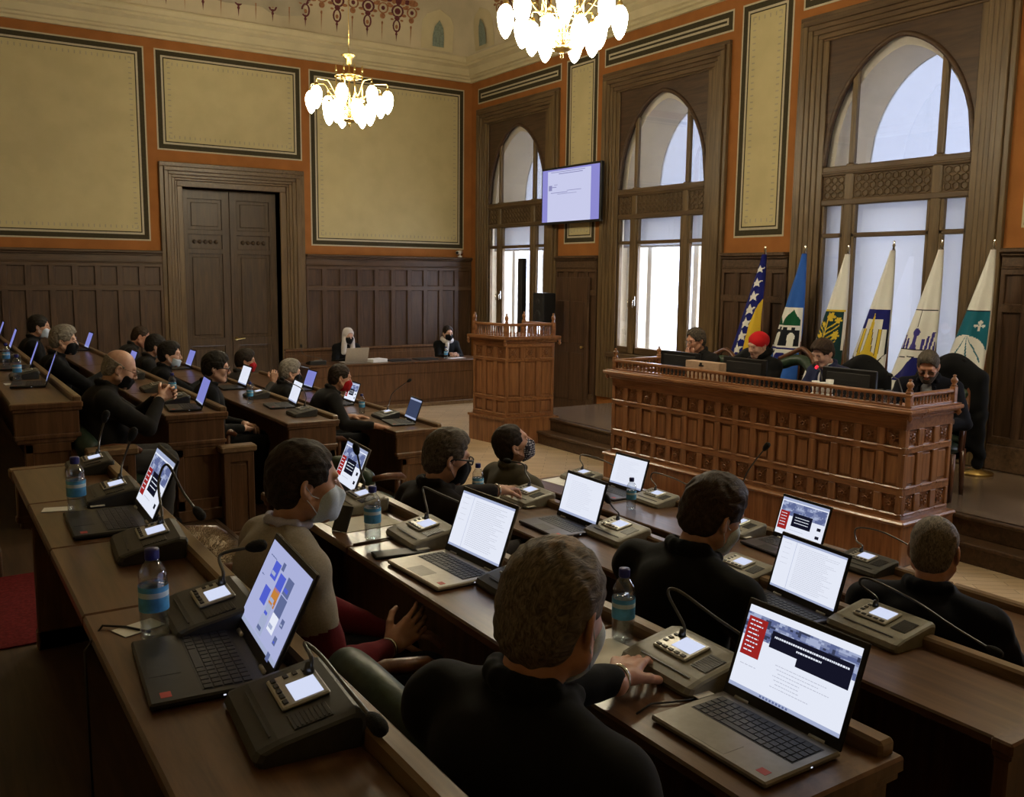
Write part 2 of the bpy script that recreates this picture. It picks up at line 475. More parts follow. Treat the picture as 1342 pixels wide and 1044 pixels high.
# back wall with its door opening
DX0, DX1, DZ = 3.56, 5.09, 3.43
mb = MB()
mb.box(XL, DX0, YB, YB + .35, -.12, 8.4); mb.box(DX1, XW + .8, YB, YB + .35, -.12, 8.4); mb.box(DX0, DX1, YB, YB + .35, DZ, 8.4)
struct('wall_back', mb, M['orange'])
mb = MB(); mb.box(XL - .2, XL, YF, YB + .35, -.12, 8.4); struct('wall_left', mb, M['plainwall'])
mb = MB(); mb.box(XL, XW + .8, YF - .2, YF, -.12, 8.4); struct('wall_front', mb, M['plainwall'])

# window wall: piers, aprons and heads round four openings
OH, OZ0, OZ1 = .98, 1.02, 4.86
mb = MB()
edges = [YF] + sum([[c - OH, c + OH] for c in sorted(WIN_C)], []) + [YB]
for i in range(0, len(edges), 2):
    mb.box(XW, XW + .74, edges[i], edges[i + 1], -.12, 8.4)
for c in WIN_C:
    mb.box(XW, XW + .74, c - OH, c + OH, -.12, OZ0); mb.box(XW, XW + .74, c - OH, c + OH, OZ1, 8.4)
struct('wall_right', mb, M['orange'])

# cornice, cove and ceiling
mb = MB()
mb.sweep_rect([(0, CORN), (.05, CORN), (.05, 5.60), (.09, 5.615), (.09, 5.645), (.13, 5.66), (.16, 5.76), (.235, 5.80), (.235, 5.835), (.27, 5.85), (.29, 5.90), (.29, 5.93), (.24, 5.945)],
              XL, XW, YF, YB)
struct('trim_1', mb, M['plaster'])
def cove_pt(t):
    a = t * PI / 2
    return .24 + 1.75 * (1 - math.cos(a)), 5.945 + 2.05 * math.sin(a)
mb = MB(); mb.sweep_rect([cove_pt(i / 24) for i in range(25)], XL, XW, YF, YB, smooth=True)
struct('ceiling_cove', mb, M['cove'])
d_, z_ = cove_pt(1)
mb = MB(); mb.box(XL + d_, XW - d_, YF + d_, YB - d_, z_, z_ + .1); struct('ceiling', mb, M['ceil'])

# painted frieze: pendants hanging down the cove (flat paint, 2 mm proud)
def frieze(wall, u0, u1, name):
    mb = MB()
    def P(u, h):                 # h = metres up along the cove from its foot
        t = (.05 + (h - .34) * .58) / 2.75
        d, z = cove_pt(t)
        d2, z2 = cove_pt(t + .01)
        nx, nz = (z2 - z), -(d2 - d)
        l = math.hypot(nx, nz); d += .004 * nx / l; z += .004 * nz / l
        return (u, YB - d, z) if wall == 'B' else (XW - d, u, z)
    def poly(pts, m): mb.add([P(u, h) for u, h in pts], [tuple(range(len(pts)))], m)
    def ell(u, h, a, b, m, n=10): poly([(u + a * math.cos(2 * PI * k / n), h + b * math.sin(2 * PI * k / n)) for k in range(n)], m)
    def ring(u, h, a, b, w, m, n=14):
        for k in range(n):
            t0, t1 = 2 * PI * k / n, 2 * PI * (k + 1) / n
            poly([(u + a * math.cos(t0), h + b * math.sin(t0)), (u + a * math.cos(t1), h + b * math.sin(t1)),
                  (u + (a - w) * math.cos(t1), h + (b - w) * math.sin(t1)), (u + (a - w) * math.cos(t0), h + (b - w) * math.sin(t0))], m)
    def tail(u, h0, h1, w, m): poly([(u - w, h1), (u, h0), (u + w, h1)], m)
    n = int((u1 - u0) / .52)
    for i in range(n):
        u = u0 + (i + .5) * (u1 - u0) / n
        p = (u1 - u0) / n
        tail(u, .34, .52, .012, 0); ell(u, .53, .022, .035, 0); tail(u, .45, .62, .02, 0)
        ring(u, .72, .075, .15, .03, 0); ell(u, .70, .028, .05, 1); ell(u, .90, .05, .06, 0)
        ring(u, 1.06, .115, .15, .035, 0); ell(u, 1.06, .055, .075, 0)
        for sgn in (-1, 1):
            ell(u + sgn * .12, .98, .05, .035, 1); ell(u + sgn * .14, 1.16, .06, .04, 1); ell(u + sgn * .09, .86, .03, .025, 1)
            ell(u + sgn * .17, 1.30, .075, .06, 0); ell(u + sgn * .08, 1.30, .05, .09, 1)
        ell(u, 1.33, .07, .13, 0)
        v = u + p / 2
        tail(v, .28, .72, .010, 1); ell(v, .74, .018, .04, 1); ell(v, .90, .05, .07, 1); ring(v, 1.08, .10, .13, .03, 1)
        ell(v, 1.08, .035, .05, 0); ell(v, 1.30, .10, .08, 1); ell(v - .10, 1.20, .04, .03, 1); ell(v + .10, 1.20, .04, .03, 1)
        for h in (1.48, 1.62, 1.78, 1.95, 2.12, 2.3):
            ell(u, h, .09, .055, 0); ell(v, h, .085, .05, 1)
    struct(name, mb, [M['maroon'], M['rust']])
frieze('B', XL + .4, 7.35, 'trim_2')
frieze('W', -1.0, 13.4, 'trim_3')
def niche(wall, u, name):
    mb = MB()
    def P(a, h, e):
        t = h / 2.75; d, z = cove_pt(t); d -= -.006 - e
        return (u + a, YB - d, z) if wall == 'B' else (XW - d, u + a, z)
    def arch(w, h0, hs, h1, e, m):
        pts = [(-w, h0), (w, h0), (w, hs), (w * .75, hs + (h1 - hs) * .55), (0, h1), (-w * .75, hs + (h1 - hs) * .55), (-w, hs)]
        mb.add([P(a, h, e) for a, h in pts], [tuple(range(7))], m)
    arch(.31, .03, .40, .60, 0, 0); arch(.11, .07, .22, .44, .045, 1)
    struct(name, mb, [M['plaster'], M['teal']])
niche('B', 7.86, 'trim_4'); niche('W', 13.95, 'trim_5')
mb = MB()
for (u, h, a, b) in ((4.1, .42, 1.05, .26), (5.0, .34, .7, .20)):
    n = 22
    pts = []
    for k in range(n):
        t = 2 * PI * k / n
        ww = .86 + .14 * math.sin(3 * t + u) + .06 * math.sin(7 * t)
        hh = h + b * ww * math.sin(t); uu = u + a * ww * math.cos(t)
        d, z = cove_pt(max(hh, .03) / 2.75)
        pts.append((uu, YB - d - .0035, z))
    mb.add(pts, [tuple(range(n))])
struct('trim_6', mb, M['stain'])

# painted panels between the ochre bands
def panel(wall, u0, u1, z0, z1, name, marks=True):
    mb = MB()
    wframe(mb, wall, u0 - .022, u1 + .022, z0 - .022, z1 + .022, .022, 0, .003, 1)
    wframe(mb, wall, u0, u1, z0, z1, .068, 0, .004, 0)
    wframe(mb, wall, u0 + .068, u1 - .068, z0 + .068, z1 - .068, .028, 0, .004, 1)
    wframe(mb, wall, u0 + .096, u1 - .096, z0 + .096, z1 - .096, .016, 0, .005, 0)
    a = .112
    wb(mb, wall, u0 + a, u1 - a, z0 + a, z1 - a, 0, .004, 0, 2)
    if marks:
        a += .045
        n = int((u1 - u0 - 2 * a) / .075)
        for i in range(n + 1):
            u = u0 + a + (u1 - u0 - 2 * a) * i / max(n, 1)
            for z in (z0 + a, z1 - a - .045): wb(mb, wall, u - .007, u + .007, z, z + .045, .004, .0055, 0, 3)
        n = int((z1 - z0 - 2 * a) / .075)
        for i in range(n + 1):
            z = z0 + a + (z1 - z0 - 2 * a) * i / max(n, 1)
            for u in (u0 + a, u1 - a - .045): wb(mb, wall, u, u + .045, z - .007, z + .007, .004, .0055, 0, 3)
    struct(name, mb, [M['olive'], M['pale'], M['cream'], M['stain']])
panel('B', .165, 3.055, 2.615, 5.405, 'trim_7'); panel('B', 3.245, 5.465, 3.98, 5.405, 'trim_8'); panel('B', 5.645, 8.53, 2.615, 5.405, 'trim_9')
panel('B', -2.3, 0.0, 2.615, 5.405, 'trim_10')
for i, c in enumerate(WIN_C):
    panel('W', c - 1.245, c + 1.245, 5.185, 5.405, 'trim_%d' % (11 + i), False)
    panel('W', c - 2.18, c - 1.43, 2.66, 5.405, 'trim_%d' % (15 + i))

# dado panelling
def dado(wall, u0, u1, name, zb=0.0, pitch=.306):
    mb = MB()
    wb(mb, wall, u0, u1, zb, 2.42, 0, .03)
    wb(mb, wall, u0, u1, 2.405, 2.45, 0, .115, .012, 1); wb(mb, wall, u0, u1, 2.375, 2.405, 0, .085, .01, 1)
    wb(mb, wall, u0, u1, 2.275, 2.375, 0, .052, .004, 1); wb(mb, wall, u0, u1, 2.255, 2.275, 0, .068, .006, 1)
    n = max(1, round((u1 - u0) / pitch)); p = (u1 - u0) / n
    for i in range(n + 1):
        c = u0 + i * p
        wb(mb, wall, max(u0, c - .045), min(u1, c + .045), zb + .25, 2.255, .03, .058, .006, 0)
    for z0, z1 in ((1.845, 1.93), (2.20, 2.255), (zb + .25, zb + .33)):
        wb(mb, wall, u0, u1, z0, z1, .03, .0585, .006, 1)
    wb(mb, wall, u0, u1, zb, zb + .25, .03, .075, .01, 1)
    struct(name, mb, [M['dado'], M['dado_h']])
dado('B', XL, 3.22, 'trim_19'); dado('B', 5.50, XW - .02, 'trim_20')
for i, c in enumerate(WIN_C):
    if i == 0: continue
    dado('W', c + 1.28, WIN_C[i - 1] - 1.28, 'trim_%d' % (20 + i), .33 if c < 9.6 else 0.0, .29)
dado('W', YF, WIN_C[3] - 1.28, 'trim_24', 0, .3)

# door in the back wall
d = bpy.data.objects.new('door_1', None); C.objects.link(d); d['kind'] = 'structure'; d.location = (0, 0, 0)
mb = MB()
steps = [(.34, .035), (.275, .06), (.215, .05), (.165, .038), (.12, .026), (.085, .014)]
for i, (w, dd) in enumerate(steps):          # stepped casing, deepest at the outer edge
    w1 = steps[i + 1][0] if i + 1 < len(steps) else 0
    for (a0, a1) in ((DX0 - w, DX0 - w1), (DX1 + w1 * 1.2, DX1 + w * 1.2)):
        wb(mb, 'B', a0, a1, .0, DZ + w1 * 1.05, 0, dd + .02, .008, 0)
    wb(mb, 'B', DX0 - w, DX1 + w * 1.2, DZ + w1 * 1.05, DZ + w * 1.05, 0, dd + .02, .008, 1)
obj('door_casing', mb, [M['casing'], M['casing_h']], d)
mb = MB(); mb.box(DX0 - .02, DX0, YB, YB + .3, 0, DZ); mb.box(DX1, DX1 + .02, YB, YB + .3, 0, DZ); mb.box(DX0, DX1, YB, YB + .3, DZ, DZ + .02)
obj('door_jamb', mb, M['door'], d)
for k, (a0, a1) in enumerate(((DX0, (DX0 + DX1) / 2 - .003), ((DX0 + DX1) / 2 + .003, DX1))):
    mb = MB(); y0 = YB + .22
    mb.box(a0, a1, y0, y0 + .06, 0.0, DZ - .02)
    for c0, c1 in ((a0, a0 + .12), (a1 - .12, a1)): mb.box(c0, c1, y0 - .025, y0, 0.0, DZ - .02, .005)
    for z0, z1 in ((0, .28), (.95, 1.08), (2.42, 2.50), (2.72, 2.80), (3.27, DZ - .02)): mb.box(a0, a1, y0 - .0255, y0, z0, z1, .005)
    for z0, z1 in ((.28, .95), (1.08, 2.42), (2.80, 3.27)): mb.box(a0 + .17, a1 - .17, y0 - .016, y0, z0 + .05, z1 - .05, .014)
    for q in range(5):
        cx = a0 + .17 + (a1 - a0 - .34) * (q + .5) / 5
        mb.lathe([(.0, .0), (.035, .0), (.02, .02), (0, .022)], 8)
        mb.v[-32:] = [(cx + v[0], y0 - v[2], 2.61 + v[1]) for v in mb.v[-32:]]
    leaf = obj('door_leaf', mb, M['door'], d)
    if k == 1:
        h = MB(); h.lathe([(.0, 0), (.03, 0), (.03, .012), (.012, .02), (.012, .05)], 12)
        h.v = [(a0 + .06 + v[0], y0 - .0255 - v[2], 1.06 + v[1]) for v in h.v]
        h.tube([(a0 + .06, y0 - .07, 1.06), (a0 + .19, y0 - .075, 1.065)], .011, 8)
        obj('door_handle', h, M['brass'], leaf)

# small service door in the dado between the two far windows
d2 = bpy.data.objects.new('door_2', None); C.objects.link(d2); d2['kind'] = 'structure'
mb = MB(); wb(mb, 'W', 11.12, 11.98, 0.02, 2.12, .04, .085, .01, 0)
for u0, u1 in ((11.20, 11.52), (11.58, 11.90)):
    for z0, z1 in ((.2, .95), (1.1, 1.75)): wb(mb, 'W', u0, u1, z0, z1, .085, .097, .012, 0)
leaf = obj('door_leaf', mb, M['dado'], d2)
kb = MB(); kb.tube([(XW - .085, 11.22, 1.05), (XW - .14, 11.22, 1.05)], [.012, .022], 10); obj('door_knob', kb, M['brass'], leaf)

# ------------------------------------------------------------------ windows
ZT0, ZS, ZA, HW = 3.385, 3.40, 4.66, .875
def arch_z(dy, a=HW, zs=ZS, h=ZA - ZS):
    """round-shouldered arch with a softly pointed crown"""
    c = (h * h - a * a) / (2 * a); R = a + c
    dy = min(abs(dy), a - 1e-4)
    e = math.sqrt(dy * dy + .12 ** 2) - .12 * math.exp(-dy * 5)
    z1 = math.sqrt(max(R * R - (min(e, a) + c) ** 2, 0))
    z2 = h * math.sqrt(max(1 - (dy / a) ** 2, 0))
    return zs + .45 * z1 + .55 * z2
NS = 36
def arch_fill(mb, c, x0, x1, ztop, a=HW, m=None, zs=ZS, h=ZA - ZS, half=None):
    """solid board between the arch and a straight head"""
    half = half or a
    ys = [-a + 2 * a * i / NS for i in range(NS + 1)]
    for i in range(NS):
        p, q = ys[i], ys[i + 1]
        zp, zq = arch_z(p, a, zs, h), arch_z(q, a, zs, h)
        v = [(x, c + y, z) for x in (x0, x1) for y, z in ((p, zp), (q, zq), (q, ztop), (p, ztop))]
        mb.add(v, [(0, 1, 2, 3), (7, 6, 5, 4), (0, 4, 5, 1), (3, 2, 6, 7)], m)
def arch_tube(mb, c, x, r, a=HW, m=None, zs=ZS, h=ZA - ZS, z0=ZT0):
    pts = [(x, c - a, z0)] + [(x, c - a + 2 * a * i / NS, arch_z(-a + 2 * a * i / NS, a, zs, h)) for i in range(NS + 1)] + [(x, c + a, z0)]
    mb.tube(pts, r, 8, m)

def window(n, c, blind_z):
    w = bpy.data.objects.new('window_%d' % n, None); C.objects.link(w); w['kind'] = 'structure'
    XI = XW + .035                                  # plane of the inner sash
    # stepped casing
    mb = MB()
    st = [(1.255, .045), (1.20, .075), (1.13, .06), (1.07, .045), (1.01, .03), (.95, .012)]
    for i, (h_, dd) in enumerate(st):
        h1 = st[i + 1][0] if i + 1 < len(st) else HW
        ztop = 5.06 - (1.255 - h_) * .9
        ztop1 = 5.06 - (1.255 - h1) * .9 if i + 1 < len(st) else 4.76
        wb(mb, 'W', c - h_, c - h1, .33, ztop1, 0, dd + .01, .007, 0); wb(mb, 'W', c + h1, c + h_, .33, ztop1, 0, dd + .01, .007, 0)
        wb(mb, 'W', c - h_, c + h_, ztop1, ztop, 0, dd + .01, .007, 1)
    wb(mb, 'W', c - 1.0, c + 1.0, .95, 1.02, -.1, .10, .012, 1)      # sill board
    wb(mb, 'W', c - .95, c + .95, .33, .95, 0, .03, .004, 0)
    for k in range(4): wb(mb, 'W', c - .85 + .44 * k, c - .85 + .44 * k + .36, .42, .86, .03, .045, .01, 0)
    obj('window_casing', mb, [M['casing'], M['casing_h']], w)
    # arched spandrel board and sash
    mb = MB(); arch_fill(mb, c, XI - .03, XI + .03, 4.80); mb.box(XI - .03, XI + .03, c - .98, c - HW, 1.0, 4.80); mb.box(XI - .03, XI + .03, c + HW, c + .98, 1.0, 4.80)
    arch_tube(mb, c, XI - .03, .028)
    obj('arch_spandrel', mb, M['spandrel'], w)
    mb = MB()
    for yy in (-.52, .52):
        mb.box(XI - .045, XI + .045, c + yy - .055, c + yy + .055, 1.02, 3.40, .012, 0)
        mb.box(XI - .03, XI + .03, c + yy - .035, c + yy + .035, 3.40, arch_z(yy) + .02, .01, 0)
    mb.box(XI - .05, XI + .05, c - HW, c + HW, 3.28, ZT0, .012, 1); mb.box(XI - .05, XI + .05, c - HW, c + HW, 2.955, 3.025, .012, 1)
    mb.box(XI - .065, XI + .0, c - HW, c + HW, 3.30, 3.33, .01, 1)
    for a0, a1 in ((-HW, -.575), (-.465, .465), (.575, HW)):
        mb.box(XI - .03, XI + .03, c + a0, c + a1, 2.60, 2.65, .008, 1)
        mb.box(XI - .02, XI + .03, c + a0, c + a1, 3.0, 3.3, 0, 1)
        mb.box(XI - .03, XI + .03, c + a0, c + a1, 1.02, 1.12, .008, 1)
        for s0 in (a0, a1 - .04): mb.box(XI - .03, XI + .03, c + s0, c + s0 + .04, 1.02, 2.97, .008, 0)
    obj('sash_frame', mb, [M['casing'], M['casing_h']], w)
    # pierced lattice panels in the transom band
    mb = MB()
    for a0, a1 in ((-HW + .02, -.585), (-.45, .45), (.585, HW - .02)):
        nn = max(2, int((a1 - a0) / .085)); st_ = (a1 - a0) / nn
        for i in range(nn):
            for j in range(3):
                cy, cz = c + a0 + (i + .5) * st_, 3.0725 + j * .08
                ang = [k * PI / 3 + PI / 6 for k in range(7)]
                mb.tube([(XI - .03, cy + .038 * math.cos(t), cz + .038 * math.sin(t)) for t in ang], .007, 4, cap=False)
    obj('lattice_panel', mb, M['casing'], w)
    # glass
    for a0, a1 in ((-HW, -.555), (-.485, .485), (.555, HW)):
        mb = MB(); k = 14
        ys = [a0 + (a1 - a0) * i / k for i in range(k + 1)]
        for i in range(k):
            v = [(x, c + y, z) for x in (XI, XI + .006) for y, z in ((ys[i], ZT0), (ys[i + 1], ZT0), (ys[i + 1], arch_z(ys[i + 1])), (ys[i], arch_z(ys[i])))]
            mb.add(v, [(0, 1, 2, 3), (7, 6, 5, 4)])
        obj('arch_pane', mb, M['glass'], w)
    for a0, a1 in ((-HW + .04, -.615), (-.425, .425), (.615, HW - .04)):
        mb = MB(); mb.box(XI, XI + .006, c + a0, c + a1, 2.65, 2.955); mb.box(XI, XI + .006, c + a0, c + a1, 1.12, 2.60); obj('pane', mb, M['glass'], w)
    # handles of the casements
    for yy in (.545, .445) if n != 3 else (.545,):
        mb = MB(); mb.box(XI - .06, XI - .045, c + yy - .012, c + yy + .012, 1.72, 1.86, .004); mb.tube([(XI - .06, c + yy, 1.80), (XI - .085, c + yy, 1.80), (XI - .085, c + yy, 1.70)], .008, 6)
        obj('window_handle', mb, M['chrome'], w)
    # outer window: painted frame in an arched masonry opening
    XO = XW + .27
    mb = MB()
    for a0, a1 in ((-OH, -.80), (.80, OH)): mb.box(XO, XO + .10, c + a0, c + a1, OZ0, 3.30)
    mb.box(XO, XO + .1, c - .80, c + .80, OZ0, 1.10)
    for yy in (-.47, .47): mb.box(XO, XO + .09, c + yy - .05, c + yy + .05, 1.1, 3.0, .01)
    mb.box(XO, XO + .09, c - .80, c + .80, 2.98, 3.30, .01)
    obj('outer_frame', mb, M['white_frame'], w)
    # deep plastered reveal: an arched tunnel above, straight jambs below
    mb = MB(); XT = XW + .74
    mb.box(XI + .06, XO, c - OH, c - OH + .01, OZ0, 3.3); mb.box(XI + .06, XO, c + OH - .01, c + OH, OZ0, 3.3); mb.box(XI + .06, XO, c - OH, c + OH, OZ0, OZ0 + .01)
    mb.box(XI + .13, XT, c - OH, c + OH, 3.29, 3.345)
    mb.box(XO + .10, XT, c - OH, c - OH + .01, OZ0, 3.29); mb.box(XO + .10, XT, c + OH - .01, c + OH, OZ0, 3.29); mb.box(XO + .10, XT, c - OH, c + OH, OZ0, OZ0 + .01)
    for a0, a1 in ((-OH, -.80), (.80, OH)): mb.box(XI + .06, XT, c + a0, c + a1, 3.345, OZ1)
    ys = [-.80 + 1.6 * i / NS for i in range(NS + 1)]
    for i in range(NS):
        p, q = ys[i], ys[i + 1]; zp, zq = arch_z(p, .80, 3.42, 1.14), arch_z(q, .80, 3.42, 1.14)
        v = [(x, c + y, z) for x in (XI + .06, XT) for y, z in ((p, zp), (q, zq), (q, OZ1), (p, OZ1))]
        mb.add(v, [(0, 1, 2, 3), (7, 6, 5, 4), (0, 4, 5, 1)])
    obj('window_reveal', mb, M['reveal'], w)
    mb = MB(); mb.box(XT - .03, XT - .024, c - .80, c + .80, 3.345, 4.60); obj('outer_pane', mb, M['glass_out'], w)
    # roller blind hanging between the two windows
    mb = MB(); ys = [-.90 + 1.8 * i / 10 for i in range(11)]
    mb.box(XI + .105, XI + .1065, c - .90, c + .90, blind_z, 3.26, 0, 0)
    mb.box(XI + .10, XI + .115, c - .90, c + .90, blind_z - .02, blind_z + .005, .004, 1)
    mb.tube([(XI + .11, c - .92, 3.27), (XI + .11, c + .92, 3.27)], .022, 8, 1)
    obj('roller_blind', mb, [M['blind'], M['white_frame']], w)
for n, (c, bz) in enumerate(zip(WIN_C, (2.575, 2.575, 1.06, 2.575))): window(n + 1, c, bz)

# the world outside the windows: ground, a house, a hill, all paled to look overexposed and hazy
mb = MB(); mb.box(9.8, 900, -500, 700, -6.2, -6.0); o = obj('glare_white_ground', mb, M['glare_ground']); o['kind'] = 'structure'
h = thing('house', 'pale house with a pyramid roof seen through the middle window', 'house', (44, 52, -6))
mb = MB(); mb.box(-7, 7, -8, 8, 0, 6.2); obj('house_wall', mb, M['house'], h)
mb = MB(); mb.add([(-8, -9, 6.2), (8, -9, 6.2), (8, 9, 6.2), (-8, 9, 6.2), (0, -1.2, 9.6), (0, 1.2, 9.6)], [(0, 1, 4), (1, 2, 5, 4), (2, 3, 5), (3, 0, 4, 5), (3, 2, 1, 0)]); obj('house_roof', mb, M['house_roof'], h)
for yy in (-5, -1.5, 2, 5.5):
    mb = MB(); mb.box(-7.05, -6.95, yy, yy + 1.1, 2.6, 4.4); obj('house_window', mb, M['house_roof'], h)
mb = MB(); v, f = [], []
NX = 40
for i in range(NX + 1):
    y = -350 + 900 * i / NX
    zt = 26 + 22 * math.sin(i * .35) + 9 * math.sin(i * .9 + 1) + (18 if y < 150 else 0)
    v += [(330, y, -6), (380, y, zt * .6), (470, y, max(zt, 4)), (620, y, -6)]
for i in range(NX):
    for k in range(3): f.append((i * 4 + k, i * 4 + 4 + k, i * 4 + 5 + k, i * 4 + 1 + k))
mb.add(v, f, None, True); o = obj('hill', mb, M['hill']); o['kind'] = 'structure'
# unseen block added behind the doorway so that no daylight leaks round the leaves
mb = MB(); mb.box(DX0 - .1, DX1 + .1, YB + .36, YB + .40, -.1, DZ + .1); struct('door_light_block', mb, M['plainwall'])

# ------------------------------------------------------------------ chandeliers
def chandelier(loc, label):
    t = thing('chandelier', label, 'chandelier', loc, 0, 'chandeliers')
    mb = MB(); mb.tube([(0, 0, .50), (0, 0, 8.0 - loc[2])], .006, 6); mb.tube([(0, 0, -.26), (0, 0, .52)], .012, 8)
    mb.lathe([(0, -.30), (.014, -.285), (.008, -.26), (.02, -.25)], 10)
    obj('stem', mb, M['brass'], t)
    mb = MB(); mb.lathe([(.012, .44), (.035, .45), (.045, .50), (.075, .535), (.10, .545), (.10, .55), (.05, .555), (0, .56)], 18)
    obj('canopy', mb, M['brass'], t)
    mb = MB(); mb.lathe([(.0, -.25), (.06, -.24), (.085, -.22), (.088, -.20), (.02, -.185), (0, -.18)], 18)
    obj('bottom_dish', mb, M['brass'], t)
    mb = MB()
    for z, r in ((.30, .17), (.02, .18), (-.12, .12)):
        mb.tube([(r * math.cos(2 * PI * k / 24), r * math.sin(2 * PI * k / 24), z) for k in range(25)], .008, 6, cap=False)
    for k in range(8):
        a = 2 * PI * k / 8
        x, y = .17 * math.cos(a), .17 * math.sin(a)
        mb.tube([(x, y, .0), (x, y, .36)], .008, 6)
        mb.lathe([(0, .34), (.016, .36), (.012, .39), (.004, .42), (0, .43)], 8, (x, y, 0))
        mb.tube([(x, y, .30), (0, 0, .30)], .006, 6); mb.tube([(x * .7, y * .7, -.12), (0, 0, -.20)], .007, 6)
        mb.tube([(x, y, .02), (x * .7, y * .7, -.12)], .006, 6)
    mb.lathe([(.012, .25), (.05, .28), (.06, .31), (.035, .34), (.012, .36)], 14)
    obj('crown', mb, M['brass'], t)
    def shade(x, y, z, s):
        s_ = MB(); s_.lathe([(.018, .005), (.046, -.02), (.066, -.065), (.070, -.105), (.060, -.17), (.038, -.23), (.015, -.262), (0, -.270)], 14, (x, y, z))
        g = MB(); g.lathe([(.008, .04), (.022, .03), (.026, -.005), (.02, -.012)], 10, (x, y, z))
        return s_, g
    for ring, (n, r, z, off) in enumerate(((8, .47, .13, .2), (6, .25, -.01, .5))):
        for k in range(n):
            a = 2 * PI * k / n + off
            x, y = r * math.cos(a), r * math.sin(a)
            mb = MB(); c_, s_ = math.cos(a), math.sin(a); r0 = r - .24 if ring == 0 else .08
            mb.tube([(r0 * c_ * .7, r0 * s_ * .7, z - .10), (r0 * c_, r0 * s_, z - .02), ((r0 + .05) * c_, (r0 + .05) * s_, z + .06), ((r0 + .08) * c_, (r0 + .08) * s_, z + .085), (r * c_ * .97, r * s_ * .97, z + .085), (x, y, z + .07), (x, y, z + .02)], .008, 6)
            arm = obj('arm', mb, M['brass'], t)
            sh, g = shade(x, y, z, 1)
            obj('socket', g, M['brass'], arm)
            obj('glass_shade', sh, M['lamp'], arm)
    return t
chandelier((4.63, 10.82, 4.22), 'lit brass chandelier of frosted glass shades hanging before the painted panel')
chandelier((4.63, 6.40, 4.22), 'lit brass chandelier cut off by the top edge of the picture')

chandelier((5.70, 2.20, 4.22), 'unseen brass chandelier added at the right to light the podium')  # unseen lamp added to brighten the podium and the right-hand rows

# ------------------------------------------------------------------ panelled fronts
def along(mb, P0, P1):
    """frame with x along P0->P1 and y pointing to the right of it (outwards)"""
    a = math.atan2(P1[1] - P0[1], P1[0] - P0[0])
    mb.T = Matrix.Translation((P0[0], P0[1], 0)) @ Matrix.Rotation(a, 4, 'Z')
    return math.hypot(P1[0] - P0[0], P1[1] - P0[1])
# outward side of a face is local -y
ros_mb = MB()
def rosette_mesh():
    mb = MB()
    n = 8
    for k in range(n):
        a = 2 * PI * k / n; c, s = math.cos(a), math.sin(a)
        w = .013
        v = [(0, 0, 0), (.024 * c - w * s, 0, .024 * s + w * c), (.047 * c, -.004, .047 * s), (.024 * c + w * s, 0, .024 * s - w * c), (.028 * c, -.013, .028 * s), (0, -.006, 0)]
        mb.add(v, [(0, 1, 4, 5), (1, 2, 4), (2, 3, 4), (3, 0, 5, 4)], None, True)
    for k in range(4):
        a = PI / 4 + PI / 2 * k; c, s = math.cos(a), math.sin(a)
        v = [(.058 * c - .012 * s, 0, .058 * s + .012 * c), (.078 * c, 0, .078 * s), (.058 * c + .012 * s, 0, .058 * s - .012 * c), (.060 * c, -.010, .060 * s)]
        mb.add(v, [(0, 1, 3), (1, 2, 3), (2, 0, 3)])
    mb.tube([(.014 * math.cos(2 * PI * k / 10), -.010, .014 * math.sin(2 * PI * k / 10)) for k in range(11)], .006, 5, cap=False)
    return mb
ROS = None
def put_rosette(parent, x, z, T, mat):
    global ROS
    if ROS is None:
        ROS = obj('carved_rosette', rosette_mesh(), mat, parent); o = ROS
    else:
        o = ROS.copy(); C.objects.link(o); o.parent = parent
    o.matrix_local = T @ Matrix.Translation((x, -.006, z))
BAL = None
def put_baluster(parent, T, x, z0, h, mat):
    global BAL
    if BAL is None:
        mb = MB(); mb.lathe([(.010, 0), (.013, .006), (.008, .014), (.013, .034), (.007, .052), (.009, .058), (.006, .066), (.011, .084), (.008, .096), (.012, .10)], 8)
        BAL = obj('baluster', mb, mat, parent); o = BAL
    else:
        o = BAL.copy(); C.objects.link(o); o.parent = parent
    o.matrix_local = T @ Matrix.Translation((x, .03, z0)) @ Matrix.Diagonal((1, 1, h / .10, 1))
def front_face(name, parent, P0, P1, z0, z1, rows, ncol, mats, rosette_rows=(), stile=.065, back=True):
    """rows = list of (zlo, zhi) panel openings"""
    mb = MB(); L = along(mb, P0, P1); T = mb.T.copy()
    mb.box(0, L, .022, .05, z0, z1, 0, 0)
    zs = [z0] + sum([[a, b] for a, b in rows], []) + [z1]
    for i in range(0, len(zs), 2): mb.box(0, L, 0, .022, zs[i], zs[i + 1], .004, 1)
    p = L / ncol
    for i in range(ncol + 1):
        c = i * p
        for a, b in rows: mb.box(max(0, c - stile / 2), min(L, c + stile / 2), 0.001, .022, a, b, .004, 0)
    for i in range(ncol):
        for k, (a, b) in enumerate(rows):
            x0, x1 = i * p + stile / 2, (i + 1) * p - stile / 2
            if k in rosette_rows: continue
            mb.box(x0 + .018, x1 - .018, .013, .023, a + .02, b - .02, .008, 0)
        for a, b in rows:       # sloping sill under each opening
            mb.box(i * p + stile / 2 - .008, (i + 1) * p - stile / 2 + .008, -.006, .02, a - .018, a - .002, .005, 1)
    o = obj(name, mb, mats, parent)
    for k in rosette_rows:
        a, b = rows[k]
        for i in range(ncol): put_rosette(parent, (i + .5) * p, (a + b) / 2, T @ Matrix.Translation((0, .02, 0)), M['carve'])
    return o, T, L
